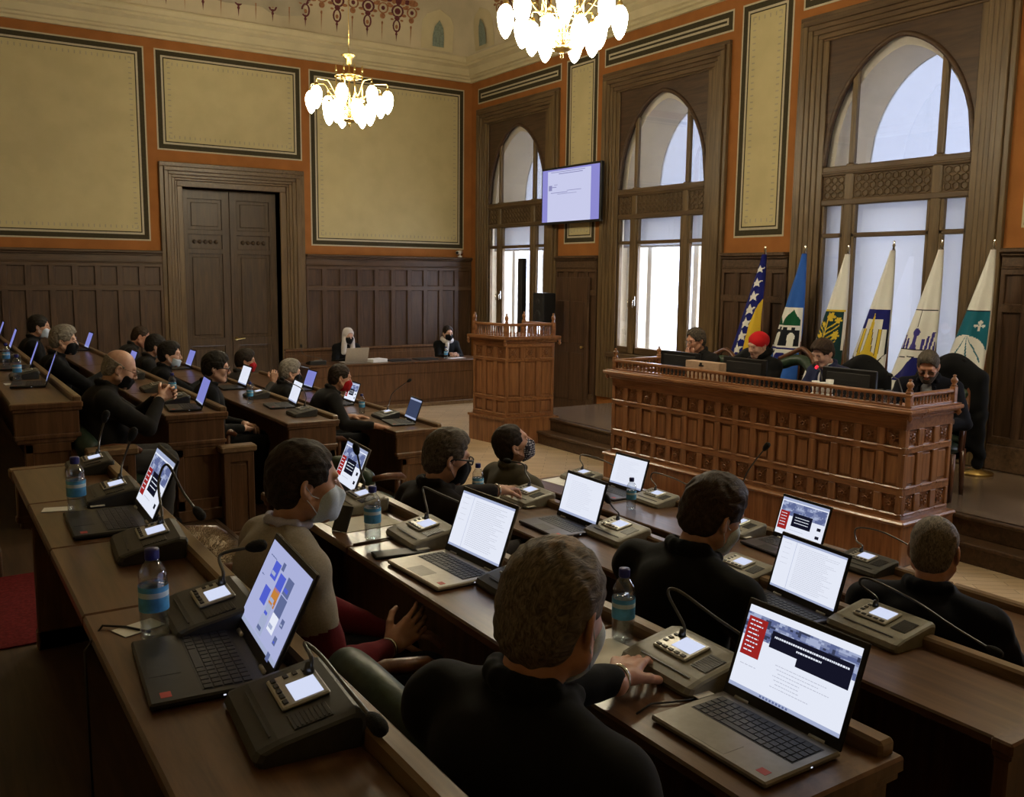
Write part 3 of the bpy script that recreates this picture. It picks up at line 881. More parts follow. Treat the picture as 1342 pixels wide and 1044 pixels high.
def finial_post(parent, x, y, z0, h, mat, w=.045):
    mb = MB(); mb.box(x - w / 2, x + w / 2, y - w / 2, y + w / 2, z0, z0 + h * .58, .005)
    mb.lathe([(.016, h * .58), (.026, h * .61), (.014, h * .66), (.024, h * .74), (.027, h * .80), (.018, h * .88), (.008, h * .92), (.015, h * .955), (.010, h * .99), (0, h)], 12, (x, y, z0))
    return obj('finial_post', mb, mat, parent)
def drop_knob(parent, x, y, z, mat):
    mb = MB(); mb.lathe([(0, 0), (.012, .01), (.024, .03), (.012, .05), (.020, .058), (.020, .075), (0, .08)], 10, (x, y, z))
    return obj('drop_pendant', mb, mat, parent)

# ------------------------------------------------------------------ carved podium of the presidium
PA, PB_ = (6.10, 4.00), (5.93, 7.22)            # right and left ends of the front
pod = thing('podium', 'long carved wooden podium with balustrade before the row of flags', 'podium', (0, 0, 0))
ux, uy = PA[0] - PB_[0], PA[1] - PB_[1]; L_ = math.hypot(ux, uy); ux /= L_; uy /= L_
nx, ny = -uy, ux                                 # pointing into the platform (+X)
def pod_pt(s, d): return (PB_[0] + ux * s + nx * d, PB_[1] + uy * s + ny * d)
DEP = .66
rows3 = [(.395, .535), (.60, .855), (.905, 1.035)]
front_face('front_panel', pod, pod_pt(0, 0), pod_pt(L_, 0), .35, 1.12, rows3, 16, [M['podium'], M['podium_h']], (0, 2), .066)
front_face('end_panel', pod, pod_pt(L_, 0), pod_pt(L_, DEP), .35, 1.12, rows3, 3, [M['podium'], M['podium_h']], (0, 2), .075)
front_face('end_panel', pod, pod_pt(0, DEP), pod_pt(0, 0), .35, 1.12, rows3, 3, [M['podium'], M['podium_h']], (0, 2), .075)
def pod_box(mb, s0, s1, d0, d1, z0, z1, b, m=0):
    a = math.atan2(uy, ux)
    mb.T = Matrix.Translation((PB_[0], PB_[1], 0)) @ Matrix.Rotation(a, 4, 'Z')
    mb.box(s0, s1, d0, d1, z0, z1, b, m)
mb = MB(); pod_box(mb, -.05, L_ + .05, -.05, DEP + .02, 0.0, .325, .01, 0); pod_box(mb, -.065, L_ + .065, -.065, DEP + .03, .318, .352, .012, 1)
obj('plinth', mb, [M['podium'], M['podium_h']], pod)
mb = MB()
for dz0, dz1, e in ((1.12, 1.145, .025), (1.145, 1.165, .045), (1.165, 1.195, .07), (1.195, 1.205, .05)):
    pod_box(mb, -e, L_ + e, -e, .16, dz0, dz1, .007, 0)
    pod_box(mb, -e, .14, .16, DEP + .02, dz0, dz1, .007, 0); pod_box(mb, L_ - .14, L_ + e, .16, DEP + .02, dz0, dz1, .007, 0)
obj('cornice', mb, M['podium_h'], pod)
mb = MB(); pod_box(mb, .02, L_ - .02, .05, .72, 1.02, 1.06, .005, 0); obj('worktop', mb, M['desk'], pod)
T = Matrix.Translation((PB_[0], PB_[1], 0)) @ Matrix.Rotation(math.atan2(uy, ux), 4, 'Z')
mb = MB(); mb.T = T
mb.box(-.02, L_ + .02, .005, .055, 1.28, 1.31, .008); mb.box(-.02, L_ + .02, .012, .048, 1.205, 1.218, .003)
for s0 in (-.005, L_ - .04):
    mb.box(s0, s0 + .045, .05, DEP, 1.28, 1.31, .008); mb.box(s0 + .005, s0 + .04, .05, DEP, 1.205, 1.218, .003)
obj('handrail', mb, M['podium_h'], pod)
nb = 62
for i in range(nb): put_baluster(pod, T, .05 + (L_ - .10) * (i + .5) / nb, 1.216, .067, M['podium_h'])
for s0 in (.0, L_):
    Te = T @ Matrix.Translation((s0 + (.017 if s0 == 0 else -.017), 0, 0)) @ Matrix.Rotation(PI / 2, 4, 'Z')
    for i in range(12): put_baluster(pod, Te @ Matrix.Translation((0, -.03, 0)), .06 + (DEP - .10) * (i + .5) / 12, 1.216, .067, M['podium_h'])
for s0 in (.01, L_ - .01):
    for d0 in (.03, DEP - .01):
        q = T @ Vector((s0, d0, 0)); finial_post(pod, q.x, q.y, 1.20, .22, M['podium_h'])
        q = T @ Vector((s0 + (-.05 if s0 < 1 else .05), d0 - .06 if d0 < .1 else d0, 0)); drop_knob(pod, q.x, q.y, 1.105, M['podium_h'])

# ------------------------------------------------------------------ lectern
LP = [(6.08, 10.26), (6.18, 9.62), (6.86, 9.53), (6.84, 10.20)]
lec = thing('lectern', 'tall carved wooden lectern with little balustrade beside the platform step', 'lectern', (0, 0, 0))
def off(poly, e):
    cx = sum(p[0] for p in poly) / len(poly); cy = sum(p[1] for p in poly) / len(poly)
    return [(p[0] + e * (1 if p[0] > cx else -1), p[1] + e * (1 if p[1] > cy else -1)) for p in poly]
mb = MB(); mb.prism(off(LP, .035), 2, 0, .325); mb.prism(off(LP, .05), 2, .318, .345); obj('plinth', mb, M['podium'], lec)
mb = MB(); mb.prism(off(LP, -.03), 2, .34, 1.30); obj('body', mb, M['podium'], lec)
lrows = [(.40, .56), (.61, 1.06), (1.10, 1.24)]
for a, b, n in ((0, 1, 3), (1, 2, 3)):
    front_face('carved_panel', lec, LP[a], LP[b], .345, 1.30, lrows, n, [M['podium'], M['podium_h']], (2,), .07)
mb = MB()
for z0, z1, e in ((1.30, 1.325, .02), (1.325, 1.345, .04), (1.345, 1.38, .06)): mb.prism(off(LP, e), 2, z0, z1)
obj('cornice', mb, M['podium_h'], lec)
mb = MB()
for a, b in ((0, 1), (1, 2), (2, 3)):
    L2 = along(mb, LP[a], LP[b]); mb.box(0, L2, .0, .045, 1.505, 1.54, .008)
obj('handrail', mb, M['podium_h'], lec)
for a, b in ((0, 1), (1, 2), (2, 3)):
    tmp = MB(); L2 = along(tmp, LP[a], LP[b])
    for i in range(12): put_baluster(lec, tmp.T, .05 + (L2 - .1) * (i + .5) / 12, 1.38, .128, M['podium_h'])
for p in off(LP, -.015): finial_post(lec, p[0], p[1], 1.38, .285, M['podium_h'], .05)
for p in off(LP, .045): drop_knob(lec, p[0], p[1], 1.26, M['podium_h'])

# ------------------------------------------------------------------ delegates' desks
TOPZ = {'A': .785, 'B': .965, 'C': 1.15, 'D': 1.335}
def desk(row, x0, x1, y0, y1, label, near_end=False, seams=()):
    zt, zf = TOPZ[row], TIER[row]
    t = thing('delegates_desk', label, 'desk', (x0, y0, zf), 0, 'rows of delegates\' desks')
    W, L, h = x1 - x0, y1 - y0, zt - zf
    mb = MB(); cuts = [0] + [s - y0 for s in seams] + [L]
    for a, b in zip(cuts[:-1], cuts[1:]): mb.box(-.012, W - .05, a + .002, b - .002, h - .032, h, .006)
    obj('desk_top', mb, M['desk'], t)
    mb = MB()
    for a, b in zip(cuts[:-1], cuts[1:]): mb.box(W - .05, W, a + .002, b - .002, h - .04, h + .035, .008)
    obj('desk_ledge', mb, M['ledge'], t)
    lower = {'A': 0, 'B': 0, 'C': .185, 'D': .37}[row] - zf
    mb = MB(); mb.box(W - .045, W - .015, .02, L - .02, lower, h - .03)
    n = max(2, round(L / .45)); p = L / n
    for i in range(n): mb.box(W - .018, W - .008, i * p + .06, (i + 1) * p - .06, lower + .10, h - .12, .01)
    obj('front_board', mb, M['desk_end'], t)
    for ye, sg in ((0, -1), (L, 1)):
        mb = MB()
        def bx(a0, a1, e0, e1, z0, z1, b=.006):
            lo, hi = sorted((ye + sg * e0, ye + sg * e1)); mb.box(a0, a1, lo, hi, z0, z1, b)
        bx(-.02, W + .005, -.04, .02, h - .035, h + .002); bx(-.01, W - .0, -.04, .012, h - .055, h - .03)
        bx(.0, W - .02, -.04, .0, h - .20, h - .05); bx(-.005, W - .01, -.04, .012, h - .225, h - .195); bx(.01, W - .02, -.04, .004, h - .25, h - .22)
        bx(.05, W - .03, -.04, -.01, .0, h - .24)
        for s0, s1 in ((.05, .10), (W - .08, W - .03)): bx(s0, s1, -.012, .003, .08, h - .25)
        bx(.05, W - .03, -.012, .003, h - .31, h - .25); bx(.05, W - .03, -.012, .003, .08, .16); bx(.045, W - .025, -.04, .012, 0, .085)
        obj('end_panel', mb, M['desk_end'], t)
    return t
desk('D', .30, .66, -1.2, 4.20, 'nearest desk row at the left with four consoles and two open laptops', seams=(2.30, 2.92, 3.53))
desk('C', 1.29, 1.69, 1.08, 4.02, 'desk row with the large open laptop at its near end', True, seams=(1.95, 3.06))
desk('B', 2.31, 2.73, 1.16, 4.14, 'second desk row from the podium, in front of the broad man in the dark coat', True, seams=(2.60, 3.30))
desk('A', 3.34, 3.80, .60, 4.95, 'front desk row nearest to the carved podium', seams=(2.2, 3.3, 4.2))
desk('D', .46, .84, 6.22, 13.6, 'rearmost desk row across the aisle at the left edge of the picture', seams=(7.6, 9, 10.4, 11.8))
desk('C', 1.43, 1.84, 6.58, 13.4, 'desk row across the aisle whose end stands before the bald man', seams=(7.9, 9.2, 10.5))
desk('B', 2.42, 2.84, 6.94, 13.2, 'desk row across the aisle beside the man in the black coat', seams=(8.2, 9.4, 10.6))
desk('A', 3.45, 3.90, 7.12, 12.2, 'front desk row across the aisle nearest to the clerks\' table', seams=(8.3, 9.5, 10.7))
# low panelled returns in front of the far desk ends
for (row, x0, x1, y, zt, lab) in (('C', 1.78, 2.00, 6.50, .91, 'low panelled seat partition with moulded rail beside the desk end before the bald man'),
                                  ('D', .84, 1.10, 6.00, 1.06, 'low panelled seat partition at the end of the rearmost desk across the aisle')):
    t = thing('seat_partition', lab, 'partition', (x0, y, TIER[{'C': 'B', 'D': 'C'}[row]]), 0)
    h = zt - TIER[{'C': 'B', 'D': 'C'}[row]]; W = x1 - x0
    mb = MB(); mb.box(0, W, 0, .06, 0, h - .03); mb.box(.05, W - .05, -.008, .001, .10, h - .14, .006)
    for s0, s1 in ((0, .05), (W - .05, W)): mb.box(s0, s1, -.016, 0, .08, h - .05, .005)
    mb.box(0, W, -.0165, 0, h - .12, h - .05, .005); mb.box(0, W, -.0165, 0, .0, .09, .005)
    obj('panel', mb, M['desk_end'], t)
    mb = MB(); mb.box(-.02, W + .02, -.03, .09, h - .05, h, .01); obj('cap_rail', mb, M['ledge'], t)

# ------------------------------------------------------------------ clerks' table and bench
t = thing('clerks_table', 'long plain wooden table before the panelled wall beside the lectern', 'table', (4.95, 13.2, 0))
mb = MB(); mb.box(-.02, 3.15, -.03, .62, .71, .74, .008); obj('tabletop', mb, M['desk'], t)
mb = MB(); mb.box(.02, 3.12, .0, .03, .04, .71); mb.box(.02, 3.12, -.018, .0, .55, .71, .006); mb.box(.02, 3.12, -.012, .0, .12, .55, .004); obj('front_board', mb, M['desk_end'], t)
mb = MB(); mb.box(.0, 3.14, -.03, .05, 0, .06, .006); obj('foot_rail', mb, M['ledge'], t)
for x in (.02, 3.08):
    mb = MB(); mb.box(x, x + .04, .03, .60, 0, .71); obj('end_panel', mb, M['desk_end'], t)
t = thing('bench', 'wooden bench with a long plain back against the wall panelling', 'bench', (5.0, 14.0, 0))
mb = MB(); mb.box(0, 3.2, 0, .45, .40, .45, .01); obj('seat', mb, M['desk_end'], t)
mb = MB(); mb.box(0, 3.2, .42, .47, .30, .86, .006); mb.box(0, 3.2, .40, .49, .86, .905, .01); mb.box(.05, 3.15, .412, .425, .55, .80, .006); obj('backrest', mb, M['desk_end'], t)
for x in (0, 1.56, 3.12):
    mb = MB(); mb.box(x, x + .08, .02, .45, 0, .40); obj('leg', mb, M['desk_end'], t)

# ------------------------------------------------------------------ television, loudspeakers, camera
t = thing('television', 'wall television showing a pale document between the two left windows', 'television', (8.53, 11.48, 3.375))
mb = MB(); mb.box(-.03, .03, -.755, .755, -.435, .435, .008); obj('casing', mb, M['black_plastic'], t)
TVM = [emit('tv_lilac', (.42, .40, 1.0), .62), emit('tv_page', (.70, .72, 1.0), .82), emit('tv_line', (.42, .42, .78), .6)]
mb = MB()
def tvq(a0, a1, b0, b1, m, e=.0):     # a along screen from left(+y) to right, b from top
    mb.box(-.0315 - e, -.0305, .725 - 1.45 * a1, .725 - 1.45 * a0, .40 - .80 * b1, .40 - .80 * b0, 0, m)
tvq(0, 1, 0, 1, 0); tvq(.10, .86, .03, 1, 1, .001)
for q in ((.30, .72, .085, .10), (.16, .76, .05, .062), (.18, .26, .33, .345), (.22, .28, .29, .30), (.12, .18, .30, .40), (.16, .46, .44, .452), (.28, .62, .47, .478), (.45, .70, .415, .425)): tvq(*q, 2, .0015)
obj('screen', mb, TVM, t)
mb = MB(); mb.box(.03, .16, -.2, .2, -.15, .15, .01); mb.box(.03, .07, -.3, .3, -.2, .2, .01); obj('wall_mount', mb, M['black_plastic'], t)
t = thing('loudspeaker', 'tall black column loudspeaker before the leftmost window', 'loudspeaker', (8.2, 12.31, 0))
mb = MB(); mb.box(-.05, .05, -.06, .06, 1.0, 2.41, .012); obj('cabinet', mb, M['black_plastic'], t)
mb = MB(); mb.tube([(0, 0, .02), (0, 0, 1.0)], .02, 8); mb.lathe([(.20, 0), (.20, .015), (.03, .03)], 16); obj('stand', mb, M['black_plastic'], t)
mb = MB(); mb.box(-.053, -.049, -.05, .05, 1.05, 2.36, .002)
for k in range(12): mb.box(-.056, -.052, -.045, .045, 1.08 + k * .107, 1.10 + k * .107)
obj('grille', mb, M['dark_plastic'], t)
t = thing('loudspeaker', 'short black loudspeaker box before the right edge of the leftmost window', 'loudspeaker', (8.3, 11.83, 0))
mb = MB(); mb.box(-.12, .12, -.15, .15, 1.35, 1.87, .015); obj('cabinet', mb, M['black_plastic'], t)
mb = MB(); mb.tube([(0, 0, .02), (0, 0, 1.35)], .02, 8); mb.lathe([(.22, 0), (.22, .015), (.03, .03)], 16); obj('stand', mb, M['black_plastic'], t)
mb = MB(); mb.box(-.124, -.119, -.13, .13, 1.38, 1.84, .003)
for (z, r) in ((1.52, .09), (1.74, .05)): mb.tube([(-.119, 0, z), (-.130, 0, z)], [r, r * .8], 16)
obj('grille', mb, M['dark_plastic'], t)
t = thing('security_camera', 'small white security camera on the panelling ledge in the room corner', 'camera', (8.42, 14.70, 2.45))
mb = MB(); mb.box(-.03, .03, -.03, .03, 0, .03, .005); mb.tube([(0, 0, .03), (0, 0, .09)], .012, 8); obj('bracket', mb, M['white_frame'], t)
mb = MB(); mb.tube([(.06, .05, .10), (-.09, -.06, .08)], .035, 10); obj('housing', mb, M['white_frame'], t)
mb = MB(); mb.tube([(-.09, -.06, .08), (-.10, -.067, .0785)], .026, 10); obj('lens', mb, M['black_plastic'], t)

# ------------------------------------------------------------------ flags
FL = {'blue': (.012, .016, .16), 'yellow': (.72, .48, .04), 'white': (.86, .83, .77), 'sky': (.035, .13, .50), 'green': (.010, .085, .035), 'black': (.014, .015, .022),
      'navy': (.018, .020, .16), 'teal': (.015, .14, .20), 'red': (.32, .025, .025), 'dgreen': (.010, .040, .045), 'violet': (.055, .045, .26), 'gold': (.70, .50, .05)}
FLM = {k: fabric('flag_' + k, v, .7, 400) for k, v in FL.items()}
def star5(x, y, cx, cy, r, rot=0.0):
    dx, dy = x - cx, y - cy
    a = (math.atan2(dx, dy) + rot) % (2 * PI / 5); a = min(a, 2 * PI / 5 - a)
    d = math.hypot(dx, dy)
    ri = r * .42
    # edge from (0,r) to inner vertex at 36 deg
    ax, ay, bx, by = 0, r, ri * math.sin(PI / 5), ri * math.cos(PI / 5)
    px, py = d * math.sin(a), d * math.cos(a)
    return (bx - ax) * (py - ay) - (by - ay) * (px - ax) < 0
def flag(y, zt, colour, label, dx=0.0, lean=.34):
    t = thing('flag', label, 'flag', (8.20 + dx, y, .328), 0, 'flags behind the presidium')
    Z = zt - .328
    mb = MB(); mb.tube([(0, 0, .03), (0, 0, Z - .09)], .013, 8); obj('pole', mb, M['chair_wood'], t)
    mb = MB(); mb.lathe([(.15, 0), (.15, .02), (.05, .04), (.025, .09), (.014, .12)], 18); obj('base', mb, M['brass'], t)
    mb = MB(); mb.lathe([(.010, Z - .10), (.016, Z - .09), (.010, Z - .07), (.019, Z - .05), (.008, Z - .03), (.013, Z - .015), (0, Z)], 10); obj('finial', mb, M['chrome'], t)
    NU, NV, HT = 56, 150, 1.52
    v, f, mi = [], [], []
    names = list(FL)
    for j in range(NV + 1):
        d = HT * j / NV
        w = .035 + .385 * d - .05 * d * d
        yl = .02 + lean * d; yr = yl - w
        for i in range(2 * NU):
            if i <= NU:
                s = i / NU
                x = -.012 - (.05 + .28 * w) * math.sin(PI * s) ** .8 * .6 - .014 * d * math.sin(2 * PI * (2.3 * s + .2 * d) + y)
            else:
                s = (2 * NU - i) / NU
                x = .012 + .10 * w * math.sin(PI * s)
            v.append((x, yl - w * s, Z - .10 - d))
    for j in range(NV):
        for i in range(2 * NU):
            k = (i + 1) % (2 * NU)
            f.append((j * 2 * NU + i, j * 2 * NU + k, (j + 1) * 2 * NU + k, (j + 1) * 2 * NU + i))
            d = HT * (j + .5) / NV; w = .035 + .385 * d - .05 * d * d
            s = (i + .5) / NU if i < NU else .5
            mi.append(names.index(colour(s, d, w, i >= NU)))
    used = sorted(set(mi)); rem = {a: b for b, a in enumerate(used)}
    link_mesh('cloth', v, f, [FLM[names[a]] for a in used], [rem[a] for a in mi], [True] * len(f), t, fixn=True)
    return t
def f_bih(s, d, w, back):
    if back: return 'blue'
    x = s * w
    if d > .50 and s > .62 - .05 * (d - .5) and x > w - (d - .50) * .40: return 'yellow'
    for k in range(9):
        cd = .17 + k * .155; cw = .035 + .385 * cd - .05 * cd * cd
        if star5(x, -d, cw * (.62 - .035 * k), -cd, min(.075, .05 + .01 * k), .25): return 'white'
    return 'blue'
def f_sky(s, d, w, back):
    if back: return 'sky'
    x = (s - .5) * w
    if d < .60 or d > 1.18: return 'sky'
    if s > .96: return 'white' if d < 1.05 else 'sky'
    if d < .80:
        if abs(x - .05) < (d - .62) * .75 and d > .62 and d < .80: return 'green'
        if abs(x + .13) < (d - .70) * .6: return 'green'
        return 'white'
    if d < .825: return 'white'
    if d < .85: return 'white' if int((s * 7)) % 2 == 0 else 'black'
    if d < 1.03:
        for c in (-.30, .24):
            cx = c * w
            if abs(x - cx) < .045 and (d > .925 or math.hypot(x - cx, d - .925) < .045): return 'white'
        return 'black'
    if d < 1.05: return 'white'
    if d < 1.07: return 'navy'
    lim = (d - 1.07) / .13
    if math.hypot(x, d - 1.21) < .10: return 'navy'
    for c in (-.13, .13):
        if math.hypot(x - c, d - 1.11) < .018: return 'black'
    if abs(x) < w * .42 * (1 - lim * .55): return 'white'
    if abs(x) < w * .47 * (1 - lim * .5): return 'navy'
    return 'sky'
def f_tree(s, d, w, back):
    if back: return 'white'
    x = (s - .5) * w
    if d < .58 or d > 1.25: return 'white'
    if d < .60: return 'gold'
    if abs(s - .5) > .47: return 'white' if d < 1.0 else 'dgreen'
    if abs(x + .02) < .010 and .66 < d < 1.06: return 'gold'
    for k in range(5):
        b = .80 + .055 * k
        for sg in (-1, 1):
            xx = sg * (x + .02)
            if 0 < xx < .13 and abs(d - (b - xx * .9)) < .009: return 'gold'
    for cx, cd, r in ((0, .655, .055), (.085, .69, .038), (.09, .85, .045), (.045, .95, .05), (-.10, .86, .03), (-.075, .74, .03)):
        a = math.atan2(d - cd, x - cx)
        if math.hypot(x - cx, d - cd) < r * (.55 + .45 * abs(math.cos(3 * a))): return 'gold'
    if d > 1.0:
        if math.hypot(x - .05, d - 1.10) < .05: return 'sky' if d < 1.08 else 'red'
    return 'dgreen'
def f_sun(s, d, w, back):
    if back or d < .60: return 'white'
    x = (s - .5) * w
    if d < .80:
        top = .70 if abs(s - .52) < .30 else .80
        if abs(x - .01) < .010 * (d - .60) / .1 and d > .64: return 'gold'
        return 'navy' if d < top else 'white'
    if d > 1.20: return 'white'
    lim = .47 if d < 1.05 else .47 - (d - 1.05) * 1.6
    if abs(s - .5) > lim: return 'black' if abs(s - .5) < lim + .03 else 'white'
    if math.hypot(x, d - 1.11) < .095: return 'gold'
    if abs(x - .01) < .012 + (d - .8) * .12: return 'gold'
    for c in (-.30, .30):
        cx = c * w * .92
        e = abs(x - cx)
        if e < .016: return 'gold'
        if e < .021: return 'black'
    if abs(x - .01) < .018 + (d - .8) * .12: return 'black'
    return 'white'
def f_city(s, d, w, back):
    if back: return 'white'
    x = (s - .48) * w
    if .565 < d < .574: return 'black'
    if d < .574 or d > 1.28: return 'white'
    if abs(x) < .0035 and d < .74: return 'black'
    if math.hypot(x, d - .79) < .042: return 'violet'
    if abs(x) < .022 and .79 < d < .95: return 'violet'
    if abs(x) < .03 + (d - .9) * .3 and .9 < d < .95: return 'violet'
    for k in range(5):
        hgt = .72 + k * .032
        for sg in (-1, 1):
            xc = sg * (.215 - .034 * k)
            if abs(x - xc) < .011 and hgt < d < .955: return 'violet'
    if .955 < d < .965: return 'black'
    if d > 1.0:
        if abs(d - (1.03 + .25 * abs(x) ** 1.5)) < .004 and abs(x) < w * .45: return 'black'
        if d > 1.03 and x > -.10 + (1.20 - d) * .8 and x < .16: return 'navy'
    return 'white'
def f_teal(s, d, w, back):
    if back: return 'white'
    x = (s - .5) * w
    if d < .56: return 'white'
    if .56 < d < .568: return 'black'
    if d > 1.20: return 'white'
    lim = .5 if d < .98 else .5 - (d - .98) * 1.5
    if s - .5 > lim: return 'white'
    hx, hd = x - .075, d - .70
    if math.hypot(hx, hd + .03) < .017 or abs(hd - .005) < .006 and abs(hx) < .032 or abs(hx) < .007 and abs(hd) < .05: return 'white'
    if math.hypot(abs(hx) - .026, hd) < .015: return 'white'
    e = math.hypot((x + .02) / .22, (d - 1.06) / .27)
    if e < 1 and d > .78:
        if e > .965: return 'white'
        for c in (-.10, .06, .16):
            xx = c * (d - .78) / .25 - .01
            if abs(x - xx) < .003 + .02 * (d - .78): return 'teal'
        return 'white'
    if d > 1.0: return 'white'
    return 'teal'
flag(7.30, 2.51, f_bih, 'dark blue flag with white stars and a yellow triangle behind the red headscarf', lean=.37)
flag(6.86, 2.517, f_sky, 'bright blue flag with a black and white fortress emblem behind the green chair', .15)
flag(6.18, 2.50, f_tree, 'white flag with yellow flowers on dark green behind the man in the blue suit')
flag(5.755, 2.537, f_sun, 'white flag with dark blue band and yellow sun emblem', .15)
flag(5.14, 2.53, f_city, 'white flag with violet towers behind the man in tinted glasses')
flag(4.72, 2.527, f_teal, 'white flag with teal shield and a white lily, last on the right', .15)
# ------------------------------------------------------------------ laptops, consoles, bottles, papers
SW = emit('screen_white', (.84, .88, 1.0), .92); SG = emit('screen_text', (.62, .65, .78), .75); SR = emit('screen_red', (.42, .022, .02), .75)
SD = emit('screen_dark', (.012, .012, .03), .6); SB = emit('screen_blue', (.16, .20, .42), .7); SL = emit('screen_pale_blue', (.48, .55, .80), .75); SK = emit('screen_slate', (.05, .06, .12), .8)
ST = emit('screen_tile_blue', (.10, .14, .75), .8); SO = emit('screen_orange', (.75, .30, .06), .7); SV = emit('screen_lavender', (.34, .36, .95), .62); SP = emit('screen_desktop', (.50, .54, .86), .8)
SPT = emit('screen_faint_text', (.68, .71, .86), .85); SLV = emit('screen_lavender_text', (.28, .29, .80), .62)
SM = emit('screen_mid_blue', (.30, .35, .58), .72)
SDK = emit('screen_navy_text', (.045, .06, .12), .9)
def screen_mesh(kind, w, h, T, rnd):
    mb = MB(); mb.T = T
    lv = [0]
    def q(s0, s1, t0, t1, m, lift=None):
        lv[0] += 1
        e = .0002 + (.00035 if lift is None else lift)
        x0, x1, z0, z1 = (s0 - .5) * w, (s1 - .5) * w, (1 - t1) * h, (1 - t0) * h
        mb.add([(x0, -e, z0), (x1, -e, z0), (x1, -e, z1), (x0, -e, z1)], [(0, 1, 2, 3)], m)
    def words(s0, s1, t, hh, m, lift=.0011, size=.03):
        s = s0
        while s < s1:
            l = size * (.5 + rnd.random()); q(s, min(s1, s + l), t, t + hh, m, lift); s += l + size * .28
    if kind == 'web':
        q(0, 1, 0, 1, 0)
        for i in range(40):
            for j in range(11):
                a = math.sin(i * .55 + 1.3 * math.sin(j * .8)) + .8 * math.sin(j * 1.1 + i * .23) + rnd.uniform(-.8, .8)
                q(i / 40, (i + 1) / 40, .085 + j * .0255, .085 + (j + 1) * .0255, 1 if a > .9 else 6 if a > .1 else 2 if a > -1.0 else 3, .0006)
        q(.02, .20, .13, .60, 4, .0008)
        for k in range(8): words(.045, .13 + .05 * rnd.random(), .165 + k * .052, .014, 0, .0011, .03)
        q(.26, .97, .20, .40, 7, .0008); q(.52, .97, .40, .49, 7, .0008)
        words(.29, .94, .255, .022, 0, .0012, .016); words(.50, .72, .315, .020, 0, .0012, .016)
        for k in range(7): words(.36 + .02 * (k % 3), .60 + .25 * rnd.random(), .56 + k * .042, .008, 5, .0011, .02)
        words(.05, .20, .70, .008, 5); q(0, 1, .955, 1, 1, .0008)
        for k in range(9): q(.3 + k * .03, .318 + k * .03, .965, .99, 2, .0011)
        return obj_screen(mb, [SW, SL, SB, SK, SR, SG, SM, SD])
    if kind == 'news':
        q(0, 1, 0, 1, 0)
        for i in range(32):
            for j in range(9):
                a = math.sin(i * .6 + 1.1 * math.sin(j)) + .7 * math.sin(j * 1.3 + i * .3) + rnd.uniform(-.7, .7)
                q(.02 + i * .03, .02 + (i + 1) * .03, .10 + j * .04, .10 + (j + 1) * .04, 1 if a > .9 else 6 if a > 0 else 2, .0006)
        q(.02, .22, .36, .86, 4, .0008); q(.30, .72, .36, .72, 3, .0009)
        for k in range(5): words(.05, .17, .42 + k * .08, .018, 0)
        for k in range(3): words(.36, .66, .45 + k * .075, .018, 0, .0012, .02)
        q(.85, .93, .56, .64, 3, .0009); q(.85, .93, .78, .86, 3, .0009); words(.3, .6, .82, .012, 5); q(0, 1, 0, .07, 1, .0007)
        return obj_screen(mb, [SW, SL, SB, SD, SR, SG, SM])
    if kind == 'doc':
        q(0, 1, 0, 1, 0); q(0, 1, 0, .04, 1, .0006); q(0, 1, .96, 1, 1, .0006); q(.24, .245, .04, .96, 1, .0006)
        for k in range(5): words(.06, .17, .10 + k * .10, .006, 2, .001, .02)
        for k in range(24): words(.30, .70 + .22 * rnd.random(), .10 + k * .034, .007, 2, .001, .022)
        return obj_screen(mb, [SW, SL, SG])
    if kind == 'tiles':
        q(0, 1, 0, 1, 0); q(0, 1, .95, 1, 1, .0006); words(.08, .24, .15, .012, 2); words(.06, .12, .40, .012, 2)
        for (s, t, a, m) in ((.36, .26, .11, 3), (.48, .22, .05, 2), (.50, .31, .11, 3), (.36, .49, .11, 3), (.50, .44, .11, 4), (.63, .28, .11, 2), (.50, .58, .09, 1), (.49, .70, .11, 1), (.63, .44, .12, 2), (.63, .60, .11, 5), (.78, .57, .05, 2), (.78, .72, .05, 2), (.78, .86, .05, 2), (.56, .52, .05, 6)):
            s, t, a = .5 + (s - .56) * 1.35, .5 + (t - .52) * 1.3, a * 1.32
            q(s, s + a, t, t + a * 1.35, m, .0009); q(s + .01, s + a * .7, t + a * .8, t + a * 1.1, rnd.choice([1, 2, 3]), .0012)
        return obj_screen(mb, [SP, SL, SB, ST, SO, SW, SR])
    if kind == 'navy':
        q(0, 1, 0, 1, 0); q(0, 1, 0, .09, 1, .0006); q(0, 1, .91, 1, 1, .0006)
        for k in range(9): words(.10, .5 + .3 * rnd.random(), .16 + k * .08, .02, 2, .001, .05)
        return obj_screen(mb, [SDK, SL, SK])
    q(0, 1, 0, 1, 0); q(0, 1, .94, 1, 1, .0006)
    for k in range(16): words(.16, .55 + .25 * rnd.random(), .14 + k * .046, .008, 2, .001, .025)
    return obj_screen(mb, [SV if kind == 'lav' else SW, SL, SLV if kind == 'lav' else SPT])
def obj_screen(mb, mats): return mb, mats

